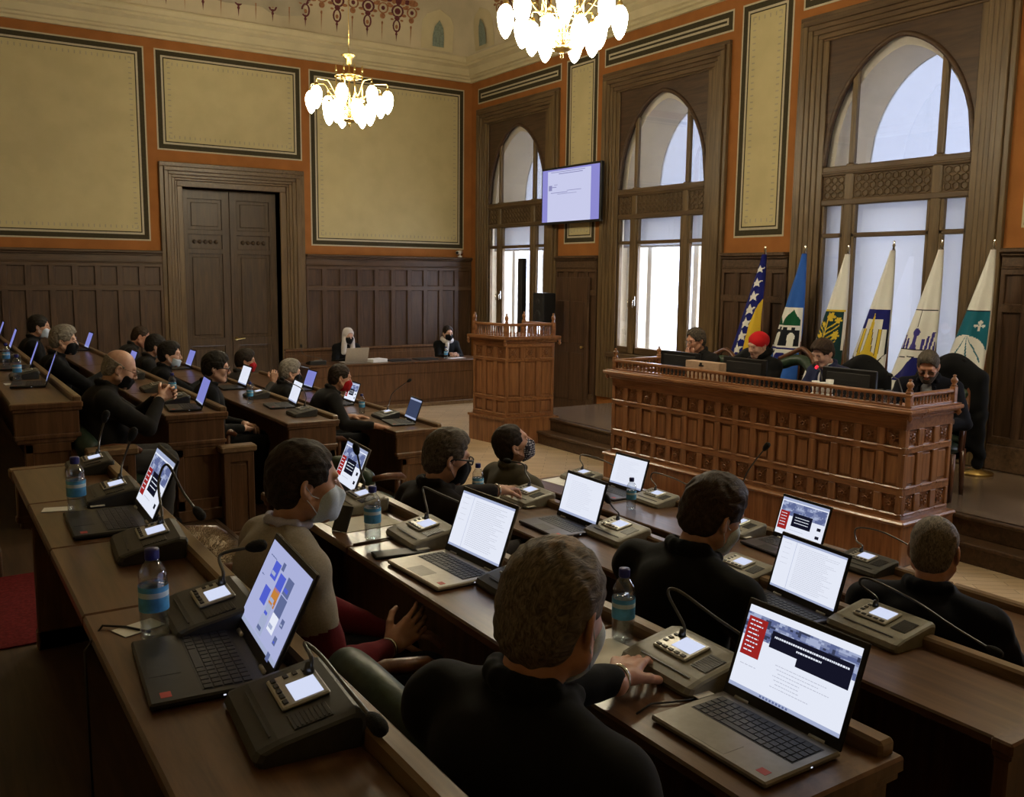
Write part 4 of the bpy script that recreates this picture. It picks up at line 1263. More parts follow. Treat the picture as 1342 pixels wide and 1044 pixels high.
def laptop(x, y, z, rz, kind, mat, label, tilt=22, w=.325, d=.222, group='open laptops on the desks', stickers=True, detail=True):
    t = thing('laptop', label, 'laptop', (x, y, z), rad(rz), group)
    rnd = random.Random(int(abs(x * 1000 + y * 77)))
    mb = MB(); mb.box(-w / 2, w / 2, -d / 2, d / 2, .002, .016, .004)
    for sx in (-1, 1):
        for sy in (-1, 1): mb.box(sx * w * .4 - .012, sx * w * .4 + .012, sy * d * .4 - .006, sy * d * .4 + .006, 0, .003)
    base = obj('base', mb, mat, t)
    if detail:
        mb = MB()
        cols, rows = 14, 5
        kw, kd = w * .86 / cols, .094 / rows
        mb.box(-w * .435, w * .435, d * .5 - .128, d * .5 - .026, .0155, .0163, 0, 0)
        for j in range(rows):
            i = 0
            while i < cols:
                n = 5 if (j == 0 and i == 4) else 1
                mb.box(-w * .43 + i * kw + .0012, -w * .43 + (i + n) * kw - .0012, d * .5 - .125 + j * kd + .0012, d * .5 - .125 + (j + 1) * kd - .0012, .0162, .0180, .0007, 0)
                i += n
        obj('keyboard', mb, M['key'], base)
        mb = MB(); mb.box(-.055, .045, -d / 2 + .012, -d / 2 + .072, .0158, .0164, 0); obj('touchpad', mb, M['dark_plastic'] if mat in (M['lap_blue'], M['black_plastic']) else M['lap_grey'], base)
        if stickers:
            mb = MB(); mb.box(w * .5 - .045, w * .5 - .020, -d / 2 + .022, -d / 2 + .042, .0158, .0164); obj('sticker', mb, M['red_plastic'], base)
        mb = MB(); mb.box(w / 2 - .0005, w / 2 + .0006, .02, .025, .007, .0095); obj('power_light', mb, M['led'], base)
    b = rad(tilt)
    T = Matrix.Translation((0, d / 2 - .004, .014)) @ Matrix.Rotation(-b, 4, 'X')
    lh = d + .004
    mb = MB(); mb.T = T; mb.box(-w / 2, w / 2, 0, .007, .0, lh, .003); lid = obj('lid', mb, M['black_plastic'] if mat != M['lap_pale'] else M['lap_grey'], t)
    mb = MB(); mb.T = T
    mb.box(-w / 2 + .002, w / 2 - .002, -.0008, 0, .002, lh - .002); obj('bezel', mb, M['black_plastic'], lid)
    bz = .011
    smb, mats = screen_mesh(kind, w - 2 * bz, lh - .030 - bz, T @ Matrix.Translation((0, -.0009, .026)), rnd)
    obj('display', smb, mats, lid)
    if detail:
        for sx in (-1, 1):
            mb = MB(); mb.tube([(sx * w * .32 - .02, d / 2 - .003, .016), (sx * w * .32 + .02, d / 2 - .003, .016)], .006, 8)
            obj('hinge', mb, M['silver'], t)
    return t

def console(x, y, z, rz, label, body, neck=None, card=False, lit=True, s=1.0, nosecol=None):
    """conference unit: wedge body, raised button panel with display, grille, gooseneck microphone"""
    t = thing('conference_console', label, 'console', (x, y, z), rad(rz), 'conference consoles on the desks')
    mb = MB()
    prof = [(-.095, 0), (-.10, .012), (-.092, .026), (-.055, .038), (.080, .064), (.098, .060), (.102, .05), (.095, 0)]
    nx = 7
    xs = [-.135, -.130, -.118, 0, .118, .130, .135]; sc = [.86, .95, 1, 1, 1, .95, .86]
    v, f = [], []
    for xx, k in zip(xs, sc):
        for yy, zz in prof: v.append((xx * s, yy * k * s, zz * k * s))
    n = len(prof)
    for i in range(nx - 1):
        for k in range(n): f.append((i * n + k, i * n + (k + 1) % n, (i + 1) * n + (k + 1) % n, (i + 1) * n + k))
    f += [tuple(range(n)), tuple((nx - 1) * n + k for k in range(n))]
    mb.add(v, f, None, False); b = obj('console_body', mb, body, t)
    T = Matrix.Scale(s, 4) @ Matrix.Translation((0, -.055, .038)) @ Matrix.Rotation(math.atan2(.026, .135), 4, 'X')
    mb = MB(); mb.T = T; mb.box(-.085, .040, .028, .118, 0, .008, .003); pan = obj('button_panel', mb, M['silver'], t)
    mb = MB(); mb.T = T
    for k in range(5): mb.box(-.078 + k * .023, -.062 + k * .023, .034, .044, .008, .011, .002)
    for k in range(3): mb.box(-.078, -.064, .058 + k * .018, .068 + k * .018, .008, .0105, .002)
    obj('buttons', mb, M['dark_plastic'], pan)
    mb = MB(); mb.T = T; mb.box(-.040, .030, .055, .108, .008, .0092); obj('display', mb, M['lcd'] if lit else M['dark_plastic'], pan)
    mb = MB(); mb.T = T; mb.box(.058, .112, .030, .100, .000, .0022, .001)
    for k in range(8): mb.box(.062, .108, .036 + k * .008, .039 + k * .008, .002, .0032)
    obj('speaker_grille', mb, M['black_plastic'], t)
    mb = MB(); mb.T = T; mb.box(-.085, .10, -.012, -.008, 0, .0015); obj('trim_line', mb, M['dark_plastic'], t)
    if card:
        mb = MB(); mb.T = Matrix.Scale(s, 4); mb.box(.075, .155, -.085, -.035, .010, .0118); obj('voting_card', mb, M['paper'], t)
    if neck:
        W = (Matrix.Translation((x, y, z)) @ Matrix.Rotation(rad(rz), 4, 'Z')).inverted()
        P = [W @ Vector(p) for p in neck]
        root = T @ Vector((-.055, .105, .006))
        pts = [root, root + Vector((0, .004, .03))] + P
        sm = []
        for i in range(len(pts) - 1):       # catmull-rom
            p0, p1, p2, p3 = pts[max(i - 1, 0)], pts[i], pts[i + 1], pts[min(i + 2, len(pts) - 1)]
            for k in range(8):
                u = k / 8
                sm.append(.5 * ((2 * p1) + (p2 - p0) * u + (2 * p0 - 5 * p1 + 4 * p2 - p3) * u * u + (3 * p1 - p0 - 3 * p2 + p3) * u ** 3))
        sm.append(pts[-1])
        mb = MB(); mb.tube(sm, .0042, 6); mb.tube([root, root + Vector((0, 0, .022))], [.011, .007], 10)
        g = obj('gooseneck', mb, M['steel'], t)
        d_ = (sm[-1] - sm[-4]).normalized()
        mb = MB(); e = sm[-1]
        mb.tube([e - d_ * .008, e, e + d_ * .012, e + d_ * .03, e + d_ * .042, e + d_ * .047], [.006, .011, .015, .016, .012, .004], 10)
        obj('microphone', mb, M['foam'], g)
    return t

BOT = None
def bottle(x, y, z, label, s=1.0):
    global BOT
    if BOT is None:
        t = thing('water_bottle', label, 'bottle', (x, y, z), 0, 'bottles of water on the desks')
        mb = MB(); mb.lathe([(0, .004), (.024, 0), (.031, .006), (.031, .03), (.0295, .036), (.031, .042), (.0315, .065), (.0315, .128), (.030, .14), (.031, .146), (.027, .160), (.0165, .176), (.013, .182), (.013, .192)], 20)
        b = obj('bottle_body', mb, M['bottle'], t)
        mb = MB(); mb.lathe([(0, .007), (.028, .008), (.029, .03), (.0285, .10), (.0288, .128), (0, .128)], 18); obj('water', mb, M['water'], b)
        mb = MB(); mb.lathe([(.0322, .068), (.0324, .07), (.0324, .100)], 20, m=0); mb.lathe([(.0324, .100), (.0324, .112)], 20, m=1); mb.lathe([(.0324, .112), (.0324, .122), (.0322, .124)], 20, m=0); mb.f = [q for q in mb.f if len(q) == 4]; mb.m = mb.m[:0] + [0] * 40 + [1] * 20 + [0] * 40; mb.sm = [True] * 100; obj('bottle_label', mb, [M['label_blue'], M['label_pale']], b)
        mb = MB(); mb.lathe([(.0145, .182), (.0158, .184), (.0158, .203), (.0145, .206), (0, .206)], 16); obj('cap', mb, M['cap_blue'], t)
        BOT = t
        t.scale = (s, s, s)
        return t
    r = dup(BOT, (x, y, z), random.random() * 6, label); r.scale = (s, s, s)
    return r
def flat(name, label, cat, x, y, z, w, l, rz, mat, h=.0015, group=None):
    mb = MB(); mb.box(-w / 2, w / 2, -l / 2, l / 2, 0, h, .0004 if h < .004 else .002)
    o = obj(name, mb, mat); o.location = (x, y, z); o.rotation_euler = (0, 0, rad(rz))
    return tag(o, label, cat, group)

zA, zB, zC, zD = [TOPZ[k] + .001 for k in 'ABCD']
# --- row D (left foreground)
laptop(.445, 1.86, zD, -95, 'tiles', M['black_plastic'], 'big open laptop in the left foreground showing coloured tiles', 26, .335, .225)
laptop(.475, 3.12, zD, -92, 'news', M['black_plastic'], 'open laptop with a news page behind the foreground laptop on the left desk', 24)
console(.53, 1.53, zD, -95, 'dark console with lit display in front of the tiled foreground laptop', M['dark_console'], [(.595, 1.64, 1.435), (.60, 1.57, 1.435), (.605, 1.46, 1.415), (.612, 1.37, 1.395)], s=1.0)
console(.535, 2.12, zD, -93, 'dark console with lit display behind the tiled foreground laptop', M['dark_console'], [(.60, 2.24, 1.45), (.66, 2.20, 1.47)], s=.95)
console(.53, 2.76, zD, -95, 'dark console with bent microphone in front of the left news page laptop', M['dark_console'], [(.60, 2.92, 1.50), (.63, 2.93, 1.55), (.66, 2.86, 1.47), (.68, 2.80, 1.43)], s=.95)
console(.545, 3.47, zD, -93, 'dark console behind the left news page laptop, holding a card', M['dark_console'], [(.61, 3.56, 1.45), (.64, 3.56, 1.53)], True, s=.9)
console(.56, 4.03, zD, -93, 'dark console at the far end of the nearest left desk', M['dark_console'], [(.62, 4.12, 1.45), (.64, 4.12, 1.52)], s=.85)
bottle(.405, 2.07, zD, 'water bottle with blue cap beside the tiled laptop in the left foreground')
bottle(.415, 3.30, zD, 'water bottle beside the news page laptop on the left desk', .95)
flat('paper_slip', 'small white slip of paper lying left of the foreground bottle', 'paper', .385, 2.15, zD, .10, .06, 20, M['paper'])
flat('paper_slip', 'white slip of paper beside the bottle at the back of the left desk', 'paper', .365, 3.40, zD, .09, .06, -15, M['paper'])
flat('name_card', 'blank white card lying between bottle and tiled laptop in the foreground', 'card', .525, 2.03, zD + .0175, .055, .085, 75, M['paper'])
mb = MB(); mb.tube([(.40, 2.10, zD + .004), (.36, 2.16, zD + .004), (.315, 2.19, zD + .006), (.27, 2.15, zD - .03), (.265, 2.1, zD - .4)], .003, 6)
tag(obj('charging_cable', mb, M['black_plastic']), 'thin black cable hanging over the edge of the left foreground desk', 'cable')
# --- row C
laptop(1.455, 1.295, zC, -90, 'web', M['lap_grey'], 'large grey open laptop at right front with a red menu and dark banner', 20, .335, .232)
laptop(1.44, 2.63, zC, -88, 'doc', M['lap_pale'], 'pale open laptop with a text page left of the man with thinning hair', 20, .345, .235)
laptop(1.48, 3.86, zC, -96, 'news', M['lap_pale'], 'open laptop with a news page before the man in the grey jumper', 22)
console(1.585, 1.62, zC, -92, 'grey console under the hand of the man with thinning hair', M['olive_plastic'], [(1.66, 1.76, 1.30), (1.68, 1.74, 1.31), (1.70, 1.62, 1.27), (1.72, 1.50, 1.235), (1.73, 1.42, 1.21)], True, s=1.0)
console(1.555, 3.00, zC, -93, 'grey console on the desk behind the bottle and the phone', M['olive_plastic'], [(1.64, 3.14, 1.28), (1.65, 3.16, 1.31), (1.67, 3.05, 1.30), (1.70, 2.90, 1.285)], True, s=.98)
console(1.55, 3.58, zC, -93, 'grey console beside the bottle, before the laptop of the man in the grey jumper', M['olive_plastic'], [(1.61, 3.68, 1.27), (1.60, 3.70, 1.36)], s=.95)
console(1.555, 2.33, zC, -92, 'dark console half hidden behind the head of the man with thinning hair', M['dark_console'], [(1.65, 2.44, 1.25), (1.68, 2.44, 1.27), (1.72, 2.34, 1.24)], s=.95)
bottle(1.40, 3.10, zC, 'water bottle before the grey console in the middle of the picture')
bottle(1.585, 1.855, zC, 'half full water bottle right of the head of the man with thinning hair', 1.0)
t = thing('phone', 'dark mobile phone propped upright at the desk edge near the middle bottle', 'phone', (1.33, 3.26, zC), rad(-60))
mb = MB(); mb.T = Matrix.Rotation(rad(-28), 4, 'X'); mb.box(-.036, .036, -.004, .004, 0, .105, .003); ph = obj('phone_body', mb, M['black_plastic'], t)
mb = MB(); mb.T = Matrix.Rotation(rad(-28), 4, 'X'); mb.box(-.033, .033, -.0046, -.0039, .006, .099); obj('phone_screen', mb, M['dark_plastic'], ph)
t = thing('tablet', 'dark slim tablet lying beside the pale laptop', 'tablet', (1.41, 2.88, zC), rad(80))
mb = MB(); mb.box(-.04, .04, -.10, .10, 0, .009, .003); tb = obj('tablet_body', mb, M['black_plastic'], t)
mb = MB(); mb.box(-.036, .036, -.094, .094, .009, .0095); obj('tablet_screen', mb, M['dark_plastic'], tb)
mb = MB(); mb.tube([(1.305, 3.06, zC + .004), (1.38, 3.065, zC + .004), (1.45, 3.07, zC + .004), (1.46, 3.07, zC + .004)], [.004, .004, .004, .001], 8)
tag(obj('pen', mb, M['dado_h']), 'brown pen lying on the desk before the middle bottle', 'pen')
flat('paper_sheet', 'sheet of white paper under the hand of the man with thinning hair', 'paper', 1.47, 1.80, zC, .20, .15, 5, M['paper'])
flat('paper_sheet', 'pale sheet of paper on the desk behind the middle bottle', 'paper', 1.46, 3.33, zC, .26, .19, 4, M['paper'])
mb = MB(); mb.tube([(1.33, 1.50, zC + .004), (1.39, 1.52, zC + .004), (1.44, 1.50, zC + .004), (1.53, 1.47, zC + .006), (1.56, 1.52, zC + .01)], .0025, 6)
tag(obj('charging_cable', mb, M['black_plastic']), 'thin black cable on the desk left of the large grey laptop', 'cable')
# --- row B
laptop(2.505, 2.105, zB, -96, 'doc', M['lap_blue'], 'open laptop with a text page on the desk behind the large grey laptop', 17, .335, .228)
laptop(2.475, 3.395, zB, -92, 'plain', M['lap_blue'], 'open laptop with a blank white page right of the reaching hand', 16, .325, .225)
console(2.655, 1.79, zB, -93, 'grey console on the right with a long microphone lying along the desk', M['olive_plastic'], [(2.72, 1.92, 1.09), (2.74, 1.90, 1.11), (2.78, 1.75, 1.07), (2.80, 1.62, 1.02), (2.81, 1.50, .985)], s=1.05)
console(2.70, 2.46, zB, -93, 'grey console behind the arm of the man in the dark coat at right', M['olive_plastic'], None, True, s=.9)
console(2.62, 3.13, zB, -93, 'grey console between the blank page laptop and the man in the dark coat', M['olive_plastic'], [(2.69, 3.24, 1.07), (2.67, 3.25, 1.10)], s=1.0)
console(2.645, 3.90, zB, -93, 'grey console under the hand of the man in black glasses', M['olive_plastic'], [(2.72, 4.03, 1.09), (2.72, 4.05, 1.13), (2.70, 4.15, 1.13)], True, s=1.0)
bottle(2.44, 4.06, zB, 'water bottle partly hidden by the face of the man in black glasses', .95)
flat('paper_sheet', 'white sheet of paper under the wrist of the man in black glasses', 'paper', 2.50, 3.93, zB, .21, .29, 8, M['paper_white'])
flat('paper_slip', 'small white slip on the desk edge beside the blank page laptop', 'paper', 2.36, 3.12, zB, .02, .12, 75, M['paper'])
# --- row A
laptop(3.60, 4.37, zA, -90, 'plain', M['lap_blue'], 'open laptop with a blank white page nearest to the podium', 17)
laptop(3.60, 3.02, zA, -95, 'news', M['lap_blue'], 'open laptop with a news page before the podium\'s right half', 17, .335, .228)
console(3.70, 4.07, zA, -93, 'grey console beside the bottle nearest to the podium', M['olive_plastic'], [(3.78, 4.20, .90), (3.79, 4.18, .94), (3.82, 4.05, .93), (3.84, 3.90, .90)], s=.95)
console(3.68, 4.78, zA, -93, 'grey console with an arched microphone left of the laptop nearest to the podium', M['olive_plastic'], [(3.76, 4.90, .90), (3.80, 4.92, .925), (3.88, 4.80, .90), (3.92, 4.62, .85)], s=.95)
console(3.66, 3.36, zA, -93, 'grey console with an upright microphone before the middle of the podium', M['olive_plastic'], [(3.76, 3.46, .92), (3.79, 3.43, 1.08), (3.84, 3.36, 1.22)], True, s=.95)
console(3.70, 2.60, zA, -93, 'dark grey console left of the shorn man in the navy suit', M['dark_console'], [(3.80, 2.72, .88), (3.83, 2.74, .93), (3.88, 2.64, .93), (3.93, 2.50, .88)], s=.95)
bottle(3.47, 4.02, zA, 'small water bottle on the front desk before the podium', .92)
bottle(3.50, 3.24, zA, 'water bottle half hidden by the masked face of the man in the dark coat', .95)
flat('paper_sheet', 'sheet of paper at the far end of the front desk', 'paper', 3.56, 4.80, zA, .19, .26, 6, M['paper_white'])
flat('paper_sheet', 'pale sheet of paper on the front desk left of the shorn man', 'paper', 3.56, 2.25, zA, .19, .26, -4, M['paper'])
# --- far block
for (x, y, z, rz, k, lab) in (
    (3.66, 7.52, zA, -98, 'navy', 'open laptop with a dark screen at the end of the front desk across the aisle'),
    (3.66, 8.93, zA, -92, 'news', 'open laptop with a news page before the leaning man in the red mask'),
    (3.70, 10.25, zA, -92, 'lav', 'open laptop with a bluish screen right of the grey-haired person across the aisle'),
    (2.66, 7.86, zB, -97, 'plain', 'open laptop crossed by a thin black microphone on the desk across the aisle'),
    (2.66, 9.35, zB, -92, 'plain', 'open laptop with a pale screen below the raised hand'),
    (2.66, 11.55, zB, -92, 'lav', 'small open laptop with bluish screen before the panelled door'),
    (1.60, 6.86, zC, -96, 'lav', 'open laptop with bluish screen between the bald man and the man in the black coat'),
    (1.60, 9.50, zC, -92, 'lav', 'open laptop with bluish screen above the hands of the bald man'),
    (1.66, 12.5, zC, -90, 'lav', 'small open laptop left of the head of the bald man'),
    (.64, 7.22, zD, -97, 'lav', 'open laptop with bluish screen left of the bald man, seen almost edge on'),
    (.66, 8.50, zD, -95, 'lav', 'open laptop at the left picture edge, second behind the desk end'),
    (.66, 10.4, zD, -92, 'lav', 'small open laptop at the left picture edge, third behind the desk end'),
    (.66, 11.9, zD, -92, 'lav', 'small open laptop at the far left picture edge, last on the rear desk')):
    laptop(x, y, z, rz, k, M['black_plastic'], lab, 20, .325, .222, detail=(y < 9))
for (x, y, z, lab, nk) in (
    (3.70, 7.88, zA, 'console with a tall upright microphone beside the dark screen laptop', [(3.80, 8.0, .90), (3.84, 8.0, 1.0), (3.93, 7.86, 1.12)]),
    (3.70, 9.30, zA, 'console behind the man in the red mask leaning on the desk', None),
    (2.66, 7.30, zB, 'dark console at the end of the desk beside the man in the black coat', [(2.74, 7.40, 1.10), (2.74, 7.50, 1.16), (2.66, 7.72, 1.22)]),
    (2.67, 8.55, zB, 'dark console between the two pale screens across the aisle', None),
    (2.67, 9.95, zB, 'dark console right of the woman seen in profile', None),
    (1.62, 7.22, zC, 'dark console behind the bluish laptop of the bald man\'s desk', None),
    (1.64, 8.02, zC, 'dark console near the clasped hands of the bald man', None),
    (1.66, 9.05, zC, 'dark console before the bluish laptop above the clasped hands', None),
    (.66, 7.75, zD, 'dark console on the rear desk at the left picture edge', None),
    (.66, 9.2, zD, 'small dark console far along the rear desk at left', None)):
    console(x, y, z, -93, lab, M['dark_console'], nk, False, y in (7.88, 8.55))
for (x, y, z, lab) in ((3.60, 8.20, zA, 'water bottle beside the sleeve of the man in the red mask leaning on the desk'),
                       (2.50, 8.18, zB, 'water bottle between the two pale screens across the aisle'),
                       (1.68, 7.52, zC, 'water bottle behind the bluish laptop near the bald man\'s hands'),
                       (1.52, 9.02, zC, 'water bottle right of the bald man\'s face'),
                       (1.60, 12.1, zC, 'small water bottle above the head of the bald man'),
                       (.60, 7.55, zD, 'water bottle at the left picture edge on the rear desk'),
                       (.62, 8.75, zD, 'small water bottle at the left picture edge, farther back')):
    bottle(x, y, z, lab, .95)
flat('paper_sheet', 'white papers beside the clasped hands of the bald man', 'paper', 1.52, 7.30, zC, .10, .34, -4, M['paper_white'], .006)
flat('paper_slip', 'small white card at the left edge of the rear desk', 'paper', .53, 7.36, zD, .06, .12, 3, M['paper_white'])
# --- clerks' table
t = thing('laptop', 'grey laptop seen from behind on the clerks\' table', 'laptop', (5.75, 13.42, .741), rad(180), 'open laptops on the desks')
mb = MB(); mb.box(-.19, .19, -.125, .125, 0, .016, .004); obj('base', mb, M['lap_pale'], t)
mb = MB(); mb.T = Matrix.Translation((0, .12, .014)) @ Matrix.Rotation(rad(-18), 4, 'X'); mb.box(-.19, .19, 0, .008, 0, .25, .003); obj('lid', mb, M['lap_pale'], t)
flat('paper_stack', 'stack of white papers right of the grey laptop on the clerks\' table', 'papers', 6.15, 13.42, .741, .28, .22, 12, M['paper_white'], .05)
flat('paper_sheet', 'white sheet before the right clerk on the clerks\' table', 'paper', 7.62, 13.45, .741, .30, .21, 3, M['paper_white'])
for k, (x, lab) in enumerate(((6.55, 'dark folder in the middle of the clerks\' table'), (7.05, 'dark folder beside the right clerk on the clerks\' table'))):
    flat('folder', lab, 'folder', x, 13.45, .741, .36, .25, 4, M['dark_plastic'], .015, 'folders on the clerks\' table')
bottle(7.40, 13.38, .741, 'water bottle before the right clerk on the clerks\' table', 1.0)
console(5.15, 13.45, .741, 180, 'dark console with an upright microphone at the left end of the clerks\' table', M['dark_console'], [(4.95, 13.42, .90), (4.90, 13.40, 1.02)], False, False)
# --- on the podium
def monitor(s, d, label, w=.50, h=.30, turn=0.0):
    q = pod_pt(s, d)
    t = thing('monitor', label, 'monitor', (q[0], q[1], 1.062), math.atan2(uy, ux) + turn, 'monitors on the podium')
    mb = MB(); mb.box(-w / 2, w / 2, -.02, .012, .055, .055 + h, .006); c_ = obj('monitor_casing', mb, M['black_plastic'], t)
    mb = MB(); mb.box(-w / 2 + .05, w / 2 - .05, -.026, -.019, .10, .02 + h, .004)
    for k in range(5): mb.box(-w * .2, w * .2, -.028, -.025, .13 + k * .03, .14 + k * .03)
    obj('rear_cover', mb, M['dark_plastic'], c_)
    mb = MB(); mb.box(-.11, .11, -.08, .09, 0, .012, .004); mb.box(-.03, .03, -.012, .02, .01, .16, .004); obj('monitor_stand', mb, M['black_plastic'], t)
    mb = MB(); mb.box(-w / 2 + .012, w / 2 - .012, .012, .0135, .067, .043 + h); obj('display', mb, SK, c_)
monitor(.62, .34, 'black monitor seen from behind before the grey-haired man on the podium', .52)
monitor(1.42, .34, 'black monitor seen from behind before the woman in the red headscarf', .50)
monitor(2.50, .34, 'black monitor seen from behind before the man in the blue suit', .50)
q = pod_pt(2.00, .40); o = laptop(q[0], q[1], 1.061, 90, 'tiles', M['lap_blue'], 'low open laptop with bluish back left of the man in the blue suit', 14, .33, .2, detail=False)
q = pod_pt(1.05, .22); t = thing('carton', 'pale tan box with a small dark mark standing on the podium rail', 'box', (q[0], q[1], 1.061), math.atan2(uy, ux))
mb = MB(); mb.box(-.21, .21, -.05, .05, 0, .30, .004); bxo = obj('box_body', mb, plain('tan_cardboard', (.46, .32, .22), .7, noise=.06), t)
mb = MB(); mb.box(-.04, .02, -.052, -.0495, .255, .27); mb.box(-.03, .0, -.052, -.0495, .27, .29); obj('printed_mark', mb, M['dark_plastic'], bxo)
def podium_mic(s, d, label, tip, red=False):
    q = pod_pt(s, d)
    t = thing('table_microphone', label, 'microphone', (q[0], q[1], 1.061), 0, 'microphones on the podium')
    mb = MB(); mb.box(-.05, .05, -.05, .05, 0, .03, .008); obj('base', mb, M['dark_console'], t)
    p = [Vector((0, 0, .03)), Vector((0, 0, .10)), Vector(tip) * .6 + Vector((0, 0, .11)), Vector(tip)]
    mb = MB(); mb.tube(p, .0045, 6); g = obj('gooseneck', mb, M['steel'], t)
    d_ = (p[-1] - p[-2]).normalized(); e = p[-1]
    mb = MB(); mb.tube([e, e + d_ * .012, e + d_ * .035, e + d_ * .045], [.012, .018, .018, .006], 10); obj('microphone', mb, M['foam'], g)
    if red: mb = MB(); mb.tube([e - d_ * .008, e], .016, 12); obj('light_ring', mb, M['red_led'], g)
podium_mic(2.22, .42, 'microphone with a red light ring before the man in the blue suit', (.02, .12, .33), True)
podium_mic(2.98, .40, 'bent microphone between the two men at the right end of the podium', (.02, .16, .32))
for k, (s, d, h, lab) in enumerate(((2.30, .17, .16, 'white cup left of two others behind the podium rail'), (2.37, .18, .15, 'white cup in the middle of three behind the podium rail'), (2.44, .16, .20, 'tallest white cup behind the podium rail'))):
    q = pod_pt(s, d); mb = MB(); mb.lathe([(.022, .15), (.024, .152), (.032, .15 + h * .6), (.030, .15 + h * .6), (.021, .156), (0, .156)], 14)
    mb.lathe([(0, 0), (.03, 0), (.03, .15), (0, .15)], 12)
    o = obj('cup', mb, M['paper_white']); o.location = (q[0], q[1], 1.061); tag(o, lab, 'cup', 'white cups behind the podium rail')
for s, lab in ((2.88, 'stemmed drinking glass left of another at the right end of the podium'), (2.96, 'stemmed drinking glass nearest to the podium\'s right corner post')):
    q = pod_pt(s, .17); mb = MB(); mb.lathe([(.028, 0), (.028, .004), (.006, .012), (.005, .10), (.026, .14), (.034, .20), (.031, .24)], 16)
    o = obj('drinking_glass', mb, M['bottle']); o.location = (q[0], q[1], 1.061); tag(o, lab, 'glass', 'drinking glasses on the podium')
# ------------------------------------------------------------------ people: signed distance bodies meshed with surface nets
def V3(*a): return np.array(a, dtype=np.float64)
def norm(v): return v / max(np.linalg.norm(v), 1e-9)
class Field:
    """list of shapes -> one continuous surface"""
    def __init__(s): s.ops = []
    def cone(s, p, q, r1, r2, k=.02, sub=False):
        p, q = np.asarray(p, float), np.asarray(q, float); r = max(r1, r2)
        s.ops.append(('c', (p, q, r1, r2), np.minimum(p, q) - r, np.maximum(p, q) + r, k, sub)); return s
    def ell(s, c, r, k=.02, R=None, sub=False):
        c, r = np.asarray(c, float), np.asarray(r, float); R = np.eye(3) if R is None else R
        e = np.abs(R) @ r
        s.ops.append(('e', (c, r, R), c - e, c + e, k, sub)); return s
    def half(s, c, n, k=.005):
        """cut away everything on the side n points to"""
        s.ops.append(('h', (np.asarray(c, float), norm(np.asarray(n, float))), None, None, k, True)); return s
    def mesh(s, h, disp=None, pad=.03):
        add = [o for o in s.ops if not o[5]]
        lo = np.min([o[2] for o in add], 0) - pad; hi = np.max([o[3] for o in add], 0) + pad
        n = np.maximum(((hi - lo) / h).astype(int) + 2, 4)
        D = np.full(n, 1.0, dtype=np.float32)
        ax = [lo[i] + h * np.arange(n[i]) for i in range(3)]
        for typ, par, a, b, k, sub in s.ops:
            if typ == 'h': i0, i1 = np.zeros(3, int), n
            else:
                m = k + 3 * h
                i0 = np.clip(((a - m - lo) / h).astype(int), 0, n); i1 = np.clip(((b + m - lo) / h).astype(int) + 2, 0, n)
                if (i1 <= i0).any(): continue
            X = ax[0][i0[0]:i1[0], None, None]; Y = ax[1][None, i0[1]:i1[1], None]; Z = ax[2][None, None, i0[2]:i1[2]]
            if typ == 'c':
                p, q, r1, r2 = par; d = q - p; L2 = max(d @ d, 1e-12)
                t = np.clip(((X - p[0]) * d[0] + (Y - p[1]) * d[1] + (Z - p[2]) * d[2]) / L2, 0, 1)
                v = np.sqrt((X - p[0] - t * d[0]) ** 2 + (Y - p[1] - t * d[1]) ** 2 + (Z - p[2] - t * d[2]) ** 2) - (r1 + (r2 - r1) * t)
            elif typ == 'e':
                c, r, R = par
                x, y, z = X - c[0], Y - c[1], Z - c[2]
                u = [R[0, i] * x + R[1, i] * y + R[2, i] * z for i in range(3)]
                k0 = np.sqrt((u[0] / r[0]) ** 2 + (u[1] / r[1]) ** 2 + (u[2] / r[2]) ** 2)
                k1 = np.sqrt((u[0] / r[0] ** 2) ** 2 + (u[1] / r[1] ** 2) ** 2 + (u[2] / r[2] ** 2) ** 2)
                v = k0 * (k0 - 1) / np.maximum(k1, 1e-6)
            else:
                c, nn = par
                v = -((X - c[0]) * nn[0] + (Y - c[1]) * nn[1] + (Z - c[2]) * nn[2])
            S = D[i0[0]:i1[0], i0[1]:i1[1], i0[2]:i1[2]]
            if sub:
                hh = np.clip(.5 - .5 * (S + v) / k, 0, 1)
                S[...] = S * (1 - hh) - v * hh + k * hh * (1 - hh)
            else:
                hh = np.clip(.5 + .5 * (S - v) / k, 0, 1)
                S[...] = S * (1 - hh) + v * hh - k * hh * (1 - hh)
        if disp is not None:
            X = ax[0][:, None, None]; Y = ax[1][None, :, None]; Z = ax[2][None, None, :]
            D += disp(X, Y, Z).astype(np.float32)
        D[0] = D[-1] = 1; D[:, 0] = D[:, -1] = 1; D[:, :, 0] = D[:, :, -1] = 1
        return nets(D, lo, h)
